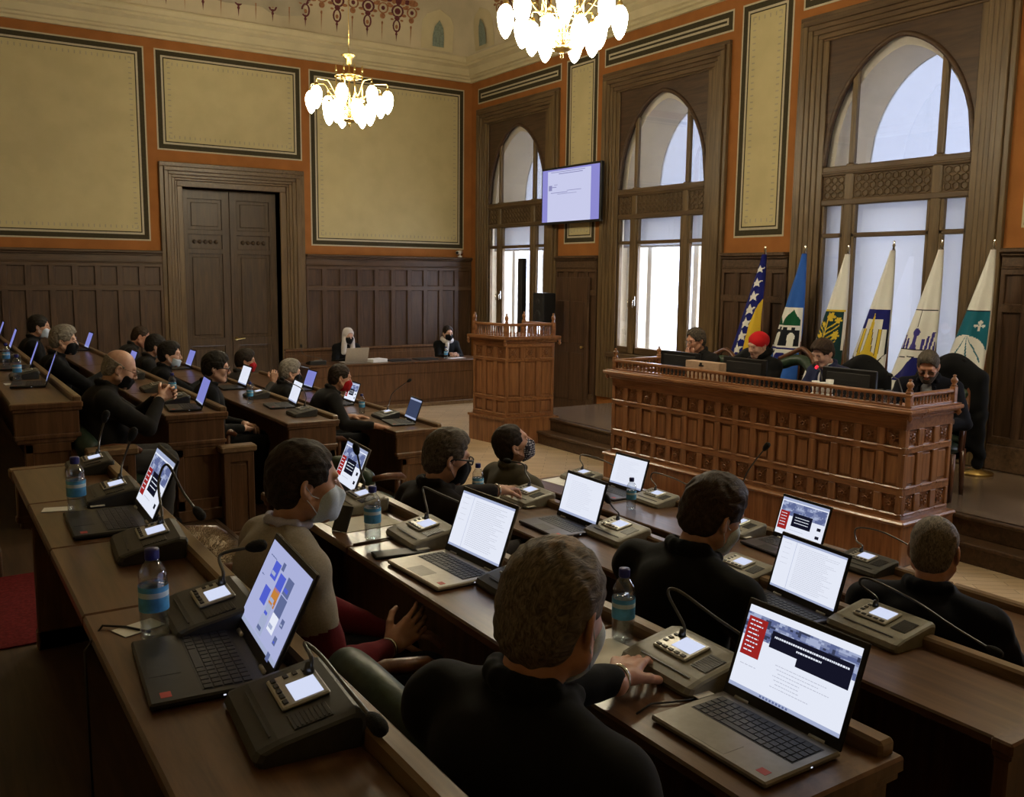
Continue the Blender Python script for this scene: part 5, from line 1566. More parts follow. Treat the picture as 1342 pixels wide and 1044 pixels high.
def nets(D, lo, h):
    I = D < 0
    n = np.array(D.shape)
    cnt = np.zeros(n - 1, dtype=np.int8)
    for i in (0, 1):
        for j in (0, 1):
            for k in (0, 1): cnt += I[i:n[0] - 1 + i, j:n[1] - 1 + j, k:n[2] - 1 + k]
    act = (cnt > 0) & (cnt < 8)
    cells = np.argwhere(act)
    if len(cells) == 0: return np.zeros((0, 3)), np.zeros((0, 4), int)
    idx = np.full(act.shape, -1, dtype=np.int32); idx[act] = np.arange(len(cells))
    acc = np.zeros((len(cells), 3)); num = np.zeros(len(cells))
    cor = [(i, j, k) for i in (0, 1) for j in (0, 1) for k in (0, 1)]
    val = {c: D[cells[:, 0] + c[0], cells[:, 1] + c[1], cells[:, 2] + c[2]] for c in cor}
    for a in cor:
        for ax in range(3):
            if a[ax]: continue
            b = list(a); b[ax] = 1; b = tuple(b)
            va, vb = val[a], val[b]
            m = (va < 0) != (vb < 0)
            t = np.where(m, va / np.where(m, va - vb, 1), 0)
            for q in range(3):
                acc[:, q] += np.where(m, a[q] + (t if q == ax else 0), 0)
            num += m
    verts = lo + h * (cells + acc / num[:, None])
    faces = []
    for ax in range(3):
        o1, o2 = [(1, 2), (2, 0), (0, 1)][ax]
        sl = [slice(None)] * 3; s2 = [slice(None)] * 3
        sl[ax] = slice(0, -1); s2[ax] = slice(1, None)
        e = np.argwhere(I[tuple(sl)] != I[tuple(s2)])
        e = e[(e[:, o1] > 0) & (e[:, o2] > 0) & (e[:, o1] < n[o1] - 1) & (e[:, o2] < n[o2] - 1)]
        flip = I[e[:, 0], e[:, 1], e[:, 2]]
        q = []
        for d1, d2 in ((1, 1), (0, 1), (0, 0), (1, 0)):
            c = e.copy(); c[:, o1] -= d1; c[:, o2] -= d2
            q.append(idx[c[:, 0], c[:, 1], c[:, 2]])
        q = np.stack(q, 1); q[~flip] = q[~flip][:, ::-1]
        faces.append(q)
    return verts, np.concatenate(faces)

SKIN = skin_mat('skin', (.50, .29, .195)); SKIN_W = skin_mat('skin_pale', (.56, .35, .26)); SKIN_R = skin_mat('skin_ruddy', (.50, .26, .17))
EYE_M = plain('eye_dark', (.03, .02, .015), .25, noise=.1); LIP = plain('lips', (.36, .13, .10), .5, noise=.1)
HAIRS = {'brown': hair_mat('brown_hair', (.020, .011, .006), (.055, .032, .018)), 'black': hair_mat('black_hair', (.007, .006, .005), (.024, .019, .015)),
         'grey': hair_mat('grey_hair', (.13, .115, .095), (.34, .31, .27)), 'salt': hair_mat('salt_and_pepper_hair', (.028, .022, .017), (.125, .10, .076)),
         'crown': hair_mat('brownish_grey_hair', (.055, .043, .031), (.20, .155, .105)), 'dark': hair_mat('dark_brown_hair', (.012, .008, .006), (.038, .025, .017)), 'blond': hair_mat('pale_hair', (.42, .37, .33), (.70, .65, .60))}
THIN = hair_mat('thin_crown_hair', (.085, .055, .032), (.30, .205, .13))
FAB = {'black': fabric('black_cloth', (.0045, .0045, .005)), 'charcoal': fabric('charcoal_cloth', (.012, .011, .0105)), 'navy': fabric('navy_cloth', (.0055, .006, .011)), 'blue': fabric('blue_suit_cloth', (.028, .034, .085)),
       'greyknit': fabric('grey_knit', (.30, .265, .22), .95, 180), 'maroon': fabric('maroon_knit', (.12, .012, .018), .95, 180), 'lilac': fabric('lilac_shirt', (.46, .46, .60), .8), 'white': fabric('white_shirt', (.70, .70, .72), .8),
       'greyshirt': fabric('grey_shirt', (.22, .23, .26), .8), 'olive': fabric('olive_coat_cloth', (.075, .066, .046)), 'brown': fabric('dark_brown_cloth', (.011, .0075, .006)), 'jean': fabric('dark_jeans', (.022, .026, .035)),
       'mask_w': fabric('white_mask_cloth', (.56, .66, .80), .8), 'mask_b': fabric('black_mask_cloth', (.009, .009, .011), .8), 'mask_r': fabric('red_mask_cloth', (.42, .012, .016), .8), 'red': fabric('red_headscarf_cloth', (.55, .014, .018), .75),
       'tie': fabric('dark_tie', (.02, .022, .05), .6), 'palescarf': fabric('pale_headscarf_cloth', (.60, .56, .56), .8), 'grey': fabric('grey_cloth', (.045, .043, .042))}
def dots_mat():
    m, nt, b = new_mat('dotted_mask_cloth')
    tc = nt.nodes.new('ShaderNodeTexCoord'); v = nt.nodes.new('ShaderNodeTexVoronoi'); v.inputs['Scale'].default_value = 75; v.inputs['Randomness'].default_value = .25
    nt.links.new(tc.outputs['Object'], v.inputs['Vector'])
    r = nt.nodes.new('ShaderNodeValToRGB'); r.color_ramp.elements[0].color = (.62, .62, .70, 1); r.color_ramp.elements[1].color = (.016, .015, .035, 1)
    r.color_ramp.elements[0].position, r.color_ramp.elements[1].position = .30, .40
    nt.links.new(v.outputs['Distance'], r.inputs[0]); nt.links.new(r.outputs[0], b.inputs['Base Color']); b.inputs['Roughness'].default_value = .8
    return m
FAB['dots'] = dots_mat()
GLASSM = plain('black_spectacle_frame', (.010, .010, .012), .3, noise=.1); THINF = plain('thin_spectacle_frame', (.10, .09, .08), .25, metal=.8, noise=.1); LENS = clear_glass('spectacle_lens', (.75, .78, .85), .10)
DLENS = clear_glass('tinted_lens', (.18, .14, .10), .12)

def RX(a): c, s = math.cos(a), math.sin(a); return np.array([[1, 0, 0], [0, c, -s], [0, s, c]])
def RY(a): c, s = math.cos(a), math.sin(a); return np.array([[c, 0, s], [0, 1, 0], [-s, 0, c]])
def RZ(a): c, s = math.cos(a), math.sin(a); return np.array([[c, -s, 0], [s, c, 0], [0, 0, 1]])

def hand_ops(F, W, f, n, curl, side, s=1.0):
    """five-fingered hand from wrist W, fingers along f, palm facing n; side +1 = thumb towards f x n"""
    f = norm(np.asarray(f, float)); n = norm(np.asarray(n, float) - f * (f @ np.asarray(n, float))); t = np.cross(f, n) * side
    P = lambda a, b, c: W + s * (f * a + t * b + n * c)
    F.cone(P(-.04, 0, 0), P(.015, 0, 0), .027 * s, .026 * s, .01)
    base = [(.088, .031), (.092, .010), (.088, -.012), (.080, -.032)]
    for (a, b) in base: F.cone(P(.015, b * .55, 0), P(a, b, -.002), .0155 * s, .0115 * s, .012)
    F.cone(P(.02, .018, .006), P(.06, .022, .006), .017 * s, .013 * s, .012); F.cone(P(.02, -.016, .006), P(.06, -.022, .006), .015 * s, .012 * s, .012)
    ln = [(.042, .025, .020), (.047, .029, .021), (.043, .027, .021), (.033, .020, .018)]
    for i, ((a, b), L) in enumerate(zip(base, ln)):
        q = np.array([a, b, -.002]); ang = curl * .45 + .03 * i; r = .0092 if i < 3 else .0080
        spread = (.10, .02, -.06, -.15)[i]
        for j, l in enumerate(L):
            d = np.array([math.cos(ang), spread * (1 - .5 * min(curl, 1)), math.sin(ang)]); q2 = q + d * l
            F.cone(P(*q), P(*q2), r * s, (r - .0009) * s, .004); q = q2; r -= .0007; ang += curl * (.75, .55, .4)[j]
    q = np.array([.018, .026, .006]); q1 = q + np.array([.030, .030, .010]); q2 = q1 + np.array([.030, .014, .010 + .010 * curl]); q3 = q2 + np.array([.022, .004 - .006 * curl, .006 + .006 * curl])
    F.cone(P(*q), P(*q1), .0150 * s, .0118 * s, .010); F.cone(P(*q1), P(*q2), .0115 * s, .0100 * s, .004); F.cone(P(*q2), P(*q3), .0098 * s, .0082 * s, .004)

def head_ops(F, hc, R, fat=0.0, nose=1.0, ears=True):
    P = lambda x, y, z: hc + R @ V3(x, y, z)
    E = lambda c, r, k, **kw: F.ell(P(*c), r, k, R, **kw)
    E((0, -.014, .034), (.075, .095, .083), .02)
    E((0, .026, -.030), (.063 + fat, .064, .082), .035)
    F.cone(P(0, .060, -.094), P(0, .066, -.098), .026 + fat * .6, .022 + fat * .6, .03)
    for s_ in (-1, 1):
        F.cone(P(s_ * (.056 + fat), .000, -.058), P(s_ * .020, .062, -.098), .020 + fat, .018, .025)
        E((s_ * .036, .060, -.030), (.026 + fat * .6, .022, .026), .02)                  # cheeks
    F.cone(P(-.036, .080, .026), P(.036, .080, .026), .0105, .0105, .016)                # brow
    for s_ in (-1, 1):
        E((s_ * .031, .0935, .006), (.019, .015, .0125), .010, sub=True)                 # eye sockets
        E((s_ * .031, .0755, .004), (.0128, .0122, .0105), .003)                         # eyeballs under lids
        F.cone(P(s_ * .019, .0865, .0085), P(s_ * .044, .0795, .0085), .0035, .003, .004)
    F.cone(P(0, .086, .014), P(0, .1085 * nose, -.028), .0085, .0125, .010)              # nose
    for s_ in (-1, 1): E((s_ * .0115, .0985, -.0335), (.0085, .0095, .0075), .006)
    F.cone(P(-.018, .0835, -.0605), P(.018, .0835, -.0605), .0068, .0068, .006); F.cone(P(-.015, .0835, -.0720), P(.015, .0835, -.0720), .0075, .0075, .007)
    E((0, .096, -.0662), (.024, .008, .0018), .003, sub=True)
    if ears:
        for s_ in (-1, 1):
            Re = R @ RZ(s_ * .42) @ RX(-.15)
            F.ell(P(s_ * .0775, -.012, -.006), (.0085, .0200, .0320), .008, Re); F.ell(P(s_ * .0745, -.006, -.034), (.007, .010, .011), .006, Re)
            F.ell(P(s_ * .0845, -.008, -.002), (.005, .011, .019), .004, Re, sub=True)
def hair_ops(F, hc, R, style):
    P = lambda x, y, z: hc + R @ V3(x, y, z)
    E = lambda c, r, k=.012, **kw: F.ell(P(*c), r, k, R, **kw)
    th = style.get('t', .010)
    E((0, -.016, .036), (.076 + th, .096 + th, .083 + th * 1.15), .02)
    E((0, -.052, -.020), (.066 + th * .8, .058 + th * .6, .070), .025)
    if style.get('top'): E((0, .012, .085), (.062, .075, .042 + style['top']), .03)
    if style.get('fringe'): E((style.get('part', 0), .068, .083), (.056, .034, .022), .02)
    low = style.get('low', -.070)
    F.half(P(0, -.03, low), R @ V3(0, .35, -1), .008)
    fr = style.get('line', 0.014)          # + raises the hairline
    E((0, .092 - fr * .4, -.016 + fr), (.072, .054, .080), .010, sub=True)
    for s_ in (-1, 1):
        E((s_ * .078, .046, -.058), (.036, .058, .062), .008, sub=True)                  # temples, cheeks
        E((s_ * .086, -.008, -.030), (.022, .024, .036), .006, sub=True)                 # round the ears
    if style.get('bald'):
        E((0, .0 + .01, .105), style['bald'], .012, sub=True)
def eye_paint(verts, faces, hc, R):
    """material index per face: 1 = eyes, 2 = lips"""
    c = verts[faces].mean(1) - hc; l = c @ R
    mi = np.zeros(len(faces), np.int32)
    for s_ in (-1, 1):
        mi[((l[:, 0] - s_ * .031) ** 2 / .0115 ** 2 + (l[:, 2] - .0028) ** 2 / .0036 ** 2 < 1) & (l[:, 1] > .07)] = 1
    mi[(np.abs(l[:, 0]) < .020) & (np.abs(l[:, 2] + .0665) < .0075 - .010 * np.abs(l[:, 0]) / .02 * .3) & (l[:, 1] > .079)] = 2
    return mi

def arm_ik(S, W, l1, l2, pole):
    d = W - S; L = np.linalg.norm(d); u = norm(d); L = min(L, (l1 + l2) * .985); W2 = S + u * L
    a = (l1 * l1 - l2 * l2 + L * L) / (2 * L); hgt = math.sqrt(max(l1 * l1 - a * a, 0))
    p = norm(pole - u * (pole @ u)); return S + u * a + p * hgt, W2
def person(label, xy, z, face, name='person', res=.0045, lean=10, head=(0, 0, 0), s=1.0, lift=0.0, handL=None, handR=None, top='black', top_open=False, shirt=None, tie=None,
           hair='dark', hstyle=None, mask=None, mask_low=0.0, glasses=None, skin=None, fat=0.0, belly=0.0, scarf=None, trousers='charcoal', shoes=True, watch=None, collar=True, sleeve2=None, neckscarf=None, side=0.0, shw=1.0, beard=None, seat=.46, hs=1.0):
    t = thing(name, label, 'person', (xy[0], xy[1], z), rad(face - 90))
    skin = skin or SKIN
    H = V3(0, 0, seat + .075 + lift)
    a = rad(lean); b = rad(side)
    Rt = RY(b) @ RX(-a); u = Rt @ V3(0, 0, 1); fwd = Rt @ V3(0, 1, 0); lat = Rt @ V3(1, 0, 0)
    B = lambda x, y, zz: H + s * (lat * x + fwd * y + u * zz)
    N = B(0, -.002, .495)
    Rh = RZ(rad(head[0])) @ RX(rad(head[1] - lean * .35)) @ RY(rad(head[2] + side * .5))
    J = B(0, .012, .540); hc = J + Rh @ (V3(0, .028, .098))
    sh = {1: B(.168 * shw, -.008, .412), -1: B(-.168 * shw, -.008, .412)}
    hands, arms = {}, {}
    for sd, hd in ((-1, handL), (1, handR)):
        if hd is None: hd = dict(w=(sd * .12, .36, .66), f=(-sd * .55, .8, -.1), n=(0, 0, -1), curl=.7)
        if hd.get('world'):
            q = rad(face - 90); iv = RZ(-q); hd = dict(hd); hd['w'] = iv @ (np.asarray(hd['w'], float) - V3(xy[0], xy[1], z)); hd['f'] = iv @ np.asarray(hd['f'], float); hd['n'] = iv @ np.asarray(hd['n'], float)
        W = np.asarray(hd['w'], float)
        pole = np.asarray(hd.get('pole', (sd * .75, -.25, -.8)), float)
        El, W2 = arm_ik(sh[sd], W, .295 * s, .262 * s, pole)
        arms[sd] = (El, W2); hands[sd] = hd
    # ---- body: head, neck, torso, arms in one field, hands finer
    F = Field()
    head_ops(F, hc, Rh, fat)
    F.cone(hc + Rh @ V3(0, -.026, -.045), N + u * .0, .050 + fat * .6, .050 + fat * .6, .03)
    if res < .006:
        v1, f1 = F.mesh(min(res, .0036))
    else: v1, f1 = F.mesh(res * .8)
    mi = eye_paint(v1, f1, hc, Rh)
    v1 = hc + (v1 - hc) * hs
    G = Field()
    G.cone(N + (hc - N) * .25, N, .046, .048, .02)
    G.ell(B(0, 0, .02), (.155, .112, .12), .05, Rt); G.ell(B(0, .012 + belly * .5, .19), (.142 + belly * .5, .105 + belly, .16), .05, Rt); G.ell(B(0, .0, .33), (.154, .104, .16), .05, Rt)
    G.cone(sh[-1], sh[1], .058, .058, .05)
    for sd in (-1, 1):
        El, W2 = arms[sd]
        G.cone(N, sh[sd], .042, .042, .03); G.cone(sh[sd], El, .050 * s, .040 * s, .02); G.cone(El, W2, .040 * s, .026 * s, .01)
        G.cone(B(sd * .085, .0, .0), V3(sd * .112, .43 * s, H[2] - .012), .070, .046, .02)
        G.cone(V3(sd * .112, .43 * s, H[2] - .012), V3(sd * .11, .40 * s, .10), .044, .034, .01)
    v2, f2 = G.mesh(.014)
    vs_, fs_, ms_ = [v1, v2], [f1, f2 + len(v1)], [mi, np.zeros(len(f2), np.int32)]
    nb_ = len(v1) + len(v2)
    for sd in (-1, 1):
        Fh = Field(); hd = hands[sd]; W2 = arms[sd][1]
        hand_ops(Fh, W2 + norm(np.asarray(hd['f'], float)) * .012, hd['f'], hd['n'], hd.get('curl', .6), hd.get('flip', sd), s)
        v3, f3 = Fh.mesh(.0034 if res < .006 else .0055)
        vs_.append(v3); fs_.append(f3 + nb_); ms_.append(np.zeros(len(f3), np.int32)); nb_ += len(v3)
    fa = np.concatenate(fs_)
    body = link_mesh('body', np.concatenate(vs_).tolist(), fa.tolist(), [skin, EYE_M, LIP], np.concatenate(ms_), np.ones(len(fa), bool), t, fixn=False)
    def part(nm, F, h, mat, disp=None, parent=None, keep=None):
        v, f = F.mesh(h, disp)
        if nm in ('hair', 'beard', 'face_mask') or (nm == 'headscarf' and scarf == 'red'): v = hc + (v - hc) * hs
        if keep is not None:
            cc = v[f].mean(1); f = f[keep(cc)]
        if len(f) == 0: return None
        return link_mesh(nm, v.tolist(), f.tolist(), [mat], None, np.ones(len(f), bool), parent or t, fixn=False)
    def folds(amp):
        return lambda X, Y, Z: amp * (np.sin(34 * X + 21 * Z + 3 * np.sin(17 * Y)) * np.sin(27 * Y - 19 * Z + 1.3) + .6 * np.sin(55 * Z + 30 * X + 2 * np.sin(23 * Y)))
    hr = max(res, .0065)
    # ---- upper garment
    if top:
        F = Field(); e = .020
        F.ell(B(0, 0, .02), (.165 + e, .122 + e, .13), .06, Rt); F.ell(B(0, .012 + belly * .5, .19), (.150 + e + belly * .5, .112 + e + belly, .17), .06, Rt)
        F.ell(B(0, -.004, .33), (.164 + e, .114 + e, .16), .06, Rt); F.cone(sh[-1], sh[1], .060 + e * .6, .060 + e * .6, .05)
        F.ell(B(0, -.05, .37), (.13, .085, .12), .05, Rt)
        for sd in (-1, 1):
            El, W2 = arms[sd]
            F.cone(N + lat * sd * .03 - u * .012, sh[sd] + u * .012, .050, .056, .04)
            F.cone(sh[sd], El, .060 * s + e * .5, .048 * s + e * .4, .03); F.cone(El, W2 - norm(W2 - El) * .030, .048 * s + e * .4, .037 * s, .012)
        if collar:
            for k in range(9):
                t0, t1 = [PI * (-.15 + 1.30 * q / 9) for q in (k, k + 1)]
                p = [N + Rt @ V3(.072 * math.cos(q), -.075 * math.sin(q) + .015, .030 - .020 * (math.sin(q) < .2)) for q in (t0, t1)]
                F.cone(p[0], p[1], .020, .020, .012)
        # neck opening
        F.cone(N + u * .012, N + u * .14 + fwd * .02, .049, .062, .008, sub=True)
        if top_open:
            F.ell(B(0, .150 + belly, .43), (.062, .085, .22), .015, Rt @ RX(rad(12)), sub=True)
        keep = None
        if sleeve2:
            def lower(cc):
                m = np.zeros(len(cc), bool)
                for sd in (-1, 1):
                    El, W2 = arms[sd]; d = norm(El - sh[sd]); tt = (cc - sh[sd]) @ d
                    rr = np.linalg.norm(cc - sh[sd] - tt[:, None] * d, axis=1)
                    d2 = norm(W2 - El); t2 = (cc - El) @ d2; r2 = np.linalg.norm(cc - El - t2[:, None] * d2, axis=1)
                    m |= ((tt > .16) & (rr < .085)) | ((t2 > .0) & (r2 < .09))
                return m
            keep = lambda cc: ~lower(cc)
        jk = part('jacket' if top_open or collar else 'jumper', F, hr, FAB[top], folds(.0022), keep=keep)
        if sleeve2: part('sleeves', F, hr, FAB[sleeve2], folds(.0022), keep=lower)
        if top_open:
            L = Field()                                     # lapels
            for sd in (-1, 1):
                L.cone(B(sd * .060, .080 + belly * .3, .455), B(sd * .078, .128 + belly * .8, .35), .012, .018, .01); L.cone(B(sd * .078, .128 + belly * .8, .35), B(sd * .020, .146 + belly, .19), .018, .008, .01)
            part('lapels', L, hr * .8, FAB[top], parent=jk)
    if shirt:
        F = Field(); F.ell(B(0, .004, .33), (.152, .112, .17), .05, Rt); F.ell(B(0, .012 + belly * .5, .19), (.146 + belly * .5, .116 + belly, .16), .05, Rt)
        for k in range(8):
            t0, t1 = [2 * PI * q / 8 for q in (k, k + 1)]
            p = [N + Rt @ V3(.062 * math.cos(q), .062 * math.sin(q) + .004, .022 + .010 * (math.sin(q) < 0)) for q in (t0, t1)]
            F.cone(p[0], p[1], .013, .013, .01)
        F.cone(N + u * .0, N + u * .14 + fwd * .02, .052, .060, .006, sub=True)
        part('shirt', F, hr, FAB[shirt])
    if tie:
        F = Field(); F.ell(B(0, .085, .465), (.018, .014, .018), .006, Rt); F.cone(B(0, .098, .45), B(0, .134 + belly, .28), .013, .022, .006); F.cone(B(0, .134 + belly, .28), B(0, .142 + belly, .10), .022, .024, .006)
        part('tie', F, hr * .8, FAB[tie])
    if neckscarf:
        F = Field()
        for k in range(10):
            t0, t1 = [2 * PI * q / 10 for q in (k, k + 1)]
            p = [N + Rt @ V3(.080 * math.cos(q), .078 * math.sin(q) + .01, .020 - .02 * math.sin(q)) for q in (t0, t1)]
            F.cone(p[0], p[1], .034, .034, .02)
        F.cone(B(.03, .12, .45), B(.05, .15, .25), .035, .03, .02)
        F.cone(N + u * -.02, N + u * .16 + fwd * .02, .052, .058, .006, sub=True)
        part('neck_scarf', F, hr, FAB[neckscarf], folds(.004))
    if trousers:
        F = Field(); F.ell(B(0, 0, -.0), (.172, .130, .115), .05)
        for sd in (-1, 1):
            K = V3(sd * .115, .445 * s, H[2] - .005); A_ = V3(sd * .11, .40 * s, .075)
            F.cone(B(sd * .088, .0, -.005), K, .092, .070, .03); F.cone(K, A_, .066, .056, .02)
        part('trousers', F, max(hr, .010), FAB[trousers], folds(.003))
        if shoes:
            for sd in (-1, 1):
                F = Field(); F.cone(V3(sd * .11, .37 * s, .045), V3(sd * .12, .52 * s, .032), .042, .036, .03); F.cone(V3(sd * .11, .38 * s, .06), V3(sd * .11, .40 * s, .10), .042, .042, .02); F.half(V3(0, 0, .002), V3(0, 0, -1), .004)
                part('shoe', F, .010, FAB['black'])
    # ---- hair, scarf, mask, spectacles
    P = lambda x, y, zz: hc + Rh @ V3(x, y, zz)
    Ph = lambda x, y, zz: hc + Rh @ V3(x, y, zz) * hs
    if hair and not scarf:
        F = Field(); st = dict(hstyle or {})
        hair_ops(F, hc, Rh, st)
        if st.get('long'):
            for sd in (-1, 1): F.cone(P(sd * .07, -.02, .02), P(sd * .085, .0, -.14), .030, .036, .03)
            F.cone(P(0, -.08, .02), P(0, -.075, -.15), .055, .055, .03)
        amp = st.get('rough', .0013)
        def fur(X, Y, Z):
            x, y, zz = [(X - hc[0]) * Rh[0, i] + (Y - hc[1]) * Rh[1, i] + (Z - hc[2]) * Rh[2, i] for i in range(3)]
            return amp * (np.sin(190 * x + 40 * y + 4 * np.sin(60 * zz)) + np.sin(120 * x - 90 * zz + 3 * np.sin(70 * y)) * .8)
        ho = part('hair', F, .0042 if res < .006 else res * .8, HAIRS[hair], fur)
        if st.get('crown'):                                  # thin lighter hair on the crown
            me = ho.data; me.materials.append(THIN)
            cc = np.zeros(len(me.polygons) * 3); me.polygons.foreach_get('center', cc); cc = cc.reshape(-1, 3)
            cp = hc + (Rh @ V3(.012, -.020, .128)) * hs; dl = (cc - cp) @ Rh
            wob = .010 * np.sin(210 * dl[:, 0]) + .010 * np.sin(170 * dl[:, 1] + 90 * dl[:, 0])
            rr2 = np.sqrt((dl[:, 0] / .9) ** 2 + (dl[:, 1] / 1.5) ** 2 + (dl[:, 2] * .6) ** 2) + wob
            me.polygons.foreach_set('material_index', (rr2 < .030).astype(np.int32))
    if beard:
        F = Field(); e = .006
        F.cone(P(0, .060, -.094), P(0, .066, -.098), .026 + e + fat * .6, .022 + e + fat * .6, .03); F.ell(P(0, .030, -.034), (.063 + fat, .064 + e * .5, .082 + e * .6), .03, Rh)
        for sd in (-1, 1): F.cone(P(sd * (.056 + fat), .0, -.058), P(sd * .020, .062, -.098), .020 + e * .7 + fat, .018 + e, .02)
        F.half(P(0, .09, -.052), Rh @ V3(0, .75, 1), .004); F.half(P(0, .004, -.06), Rh @ V3(0, -1, 0), .004)
        F.ell(P(0, .100, -.066), (.025, .025, .011), .004, Rh, sub=True)
        part('beard', F, .0045, HAIRS[beard])
    if scarf == 'red':
        F = Field(); F.ell(P(0, -.018, .042), (.088, .108, .094), .02, Rh); F.ell(P(0, -.085, .020), (.058, .050, .060), .03, Rh); F.ell(P(0, .096, -.030), (.072, .056, .085), .010, Rh, sub=True)
        F.half(P(0, 0, -.035), Rh @ V3(0, .5, -1), .01)
        part('headscarf', F, .005, FAB['red'], folds(.0018))
        F = Field()
        for k in range(9):
            t0, t1 = [2 * PI * q / 9 for q in (k, k + 1)]
            p = [N + Rt @ V3(.072 * math.cos(q), .070 * math.sin(q), .045 - .015 * math.sin(q)) for q in (t0, t1)]; F.cone(p[0], p[1], .032, .032, .02)
        F.cone(N + u * -.02, N + u * .16 + fwd * .02, .050, .056, .006, sub=True)
        part('high_collar', F, .007, FAB['black'])
    elif scarf == 'pale':
        F = Field(); F.ell(P(0, -.014, .040), (.088, .106, .094), .02, Rh); F.ell(P(0, -.03, -.06), (.085, .085, .10), .04, Rh)
        F.cone(P(-.070, .02, -.06), B(-.075, .09, .36), .040, .05, .04); F.cone(P(.070, .02, -.06), B(.075, .09, .36), .040, .05, .04)
        F.ell(P(0, .096, -.020), (.060, .070, .092), .010, Rh, sub=True); part('headscarf', F, .007, FAB['palescarf'], folds(.002))
    if mask:
        F = Field(); mz = mask_low
        F.ell(P(0, .036, -.060), (.0665 + fat, .073 - (.008 if mz > .03 else 0), .066), .02, Rh); F.cone(P(0, .084, .004), P(0, .1080, -.040), .010, .010, .03); F.cone(P(0, .1080, -.040) if mz < .03 else P(0, .092, -.06), P(0, .088, -.098) if mz < .03 else P(0, .078, -.098), .010, .020, .03)
        for sd in (-1, 1): F.ell(P(sd * .036, .062, -.034), (.033, .029, .032), .02, Rh)
        F.half(P(0, .095, .004 - mz), Rh @ V3(0, .45, 1), .006); F.half(P(0, .06, -.122), Rh @ V3(0, 0, -1), .008); F.half(P(0, .030, -.06), Rh @ V3(0, -1, .25), .004)
        mk = part('face_mask', F, .0045 if res < .006 else .0065, FAB[mask])
        for sd in (-1, 1):
            mb = MB()
            for zz in (-.025 - mz, -.085):
                mb.tube([Ph(sd * (.066 + fat), .030, zz), Ph(sd * (.076 + fat), .008, (zz - .01) * .6), Ph(sd * .083, -.018, .004 if zz > -.05 else -.028)], .0013, 5)
            obj('ear_loop', mb, FAB[mask if mask != 'dots' else 'mask_b'], mk or t)
    if glasses:
        mb = MB(); lm = MB(); rr = .0032 if glasses == 'thick' else .0011
        for sd in (-1, 1):
            pts = []
            for k in range(17):
                q = 2 * PI * k / 16; cx, cz = math.cos(q), math.sin(q)
                pw = .55
                pts.append(Ph(sd * .033 + .0235 * math.copysign(abs(cx) ** pw, cx), .104, .002 + .0165 * math.copysign(abs(cz) ** pw, cz)))
            mb.tube(pts, rr, 6, cap=False)
            lm.add([tuple(p) for p in pts[:-1]], [tuple(range(16))])
            mb.tube([Ph(sd * .0565, .103, .008), Ph(sd * .074, .085, .009), Ph(sd * .083, .0, .008), Ph(sd * .083, -.022, -.006)], rr * 1.2, 6)
        mb.tube([Ph(-.010, .104, .006), Ph(0, .107, .008), Ph(.010, .104, .006)], rr, 6)
        g = obj('spectacles', mb, GLASSM if glasses != 'thin' else THINF, t); obj('lenses', lm, DLENS if glasses == 'tinted' else LENS, g)
    if watch:
        sd = -1 if watch[0] == 'L' else 1
        El, W2 = arms[sd]; d = norm(W2 - El); c = W2 + d * .0
        o1 = norm(np.cross(d, V3(.3, .2, 1))); o2 = np.cross(d, o1); mb = MB()
        mb.tube([c + .0315 * (math.cos(2 * PI * k / 16) * o1 + math.sin(2 * PI * k / 16) * o2) for k in range(17)], .005, 6, cap=False)
        obj('wristwatch', mb, M['chrome'], t)
    return t
# ------------------------------------------------------------------ chairs, coats
def chair(x, y, z, face, label, kind='delegate', top=.92):
    t = thing('armchair', label, 'chair', (x, y, z), rad(face - 90), 'leather armchairs')
    F = Field(); F.ell((0, .04, .42), (.26, .22, .075), .03); F.half((0, 0, .36), (0, 0, -1), .02)
    v, f = F.mesh(.014); link_mesh('seat', v.tolist(), f.tolist(), [M['leather']], None, [True] * len(f), t, fixn=False)
    F = Field(); yb = -.12
    for k in range(9):
        a0, a1 = [-1.05 + 2.1 * q / 9 for q in (k, k + 1)]
        p = [V3(.28 * math.sin(q) * .92, yb - .02 + .14 * (1 - math.cos(q)), 0) for q in (a0, a1)]
        for zz, r in ((.46, .035), (.60, .045), (.74, .045), (top - .06, .040)):
            F.cone(p[0] + V3(0, -.08 * (zz - .46), zz - .10 * abs(math.sin(a0)) ** 2 * (zz > .7)), p[1] + V3(0, -.08 * (zz - .46), zz - .10 * abs(math.sin(a1)) ** 2 * (zz > .7)), r, r, .05)
    v, f = F.mesh(.014); link_mesh('backrest', v.tolist(), f.tolist(), [M['leather']], None, [True] * len(f), t, fixn=False)
    if kind == 'carved':
        mb = MB()
        pts = []
        for k in range(13):
            q = -1.1 + 2.2 * k / 12
            pts.append((.29 * math.sin(q) * .98, yb - .035 + .14 * (1 - math.cos(q)) - .08 * (top - .46), top + .035 - .13 * abs(math.sin(q)) ** 1.6 + .02 * math.exp(-(q * 4) ** 2)))
        mb.tube(pts, .024, 8)
        for sd in (0, -1): mb.tube([pts[sd], (pts[sd][0], pts[sd][1] + .06, .62), (pts[sd][0], pts[sd][1] + .10, .40)], .022, 8)
        obj('crest_rail', mb, M['chair_wood'], t)
    for sd in (-1, 1):
        mb = MB(); mb.tube([(sd * .27, -.08, .66), (sd * .30, .04, .67), (sd * .29, .16, .655), (sd * .29, .20, .63)], [.022, .026, .026, .018], 8)
        mb.tube([(sd * .285, .14, .65), (sd * .275, .13, .42)], .020, 8)
        obj('armrest', mb, M['chair_wood'], t)
        for yy in (-.12, .22):
            mb = MB(); mb.tube([(sd * .24, yy, .40), (sd * .245, yy * 1.05, .2), (sd * .25, yy * 1.12, 0)], [.028, .022, .018], 8); obj('leg', mb, M['chair_wood'], t)
    return t
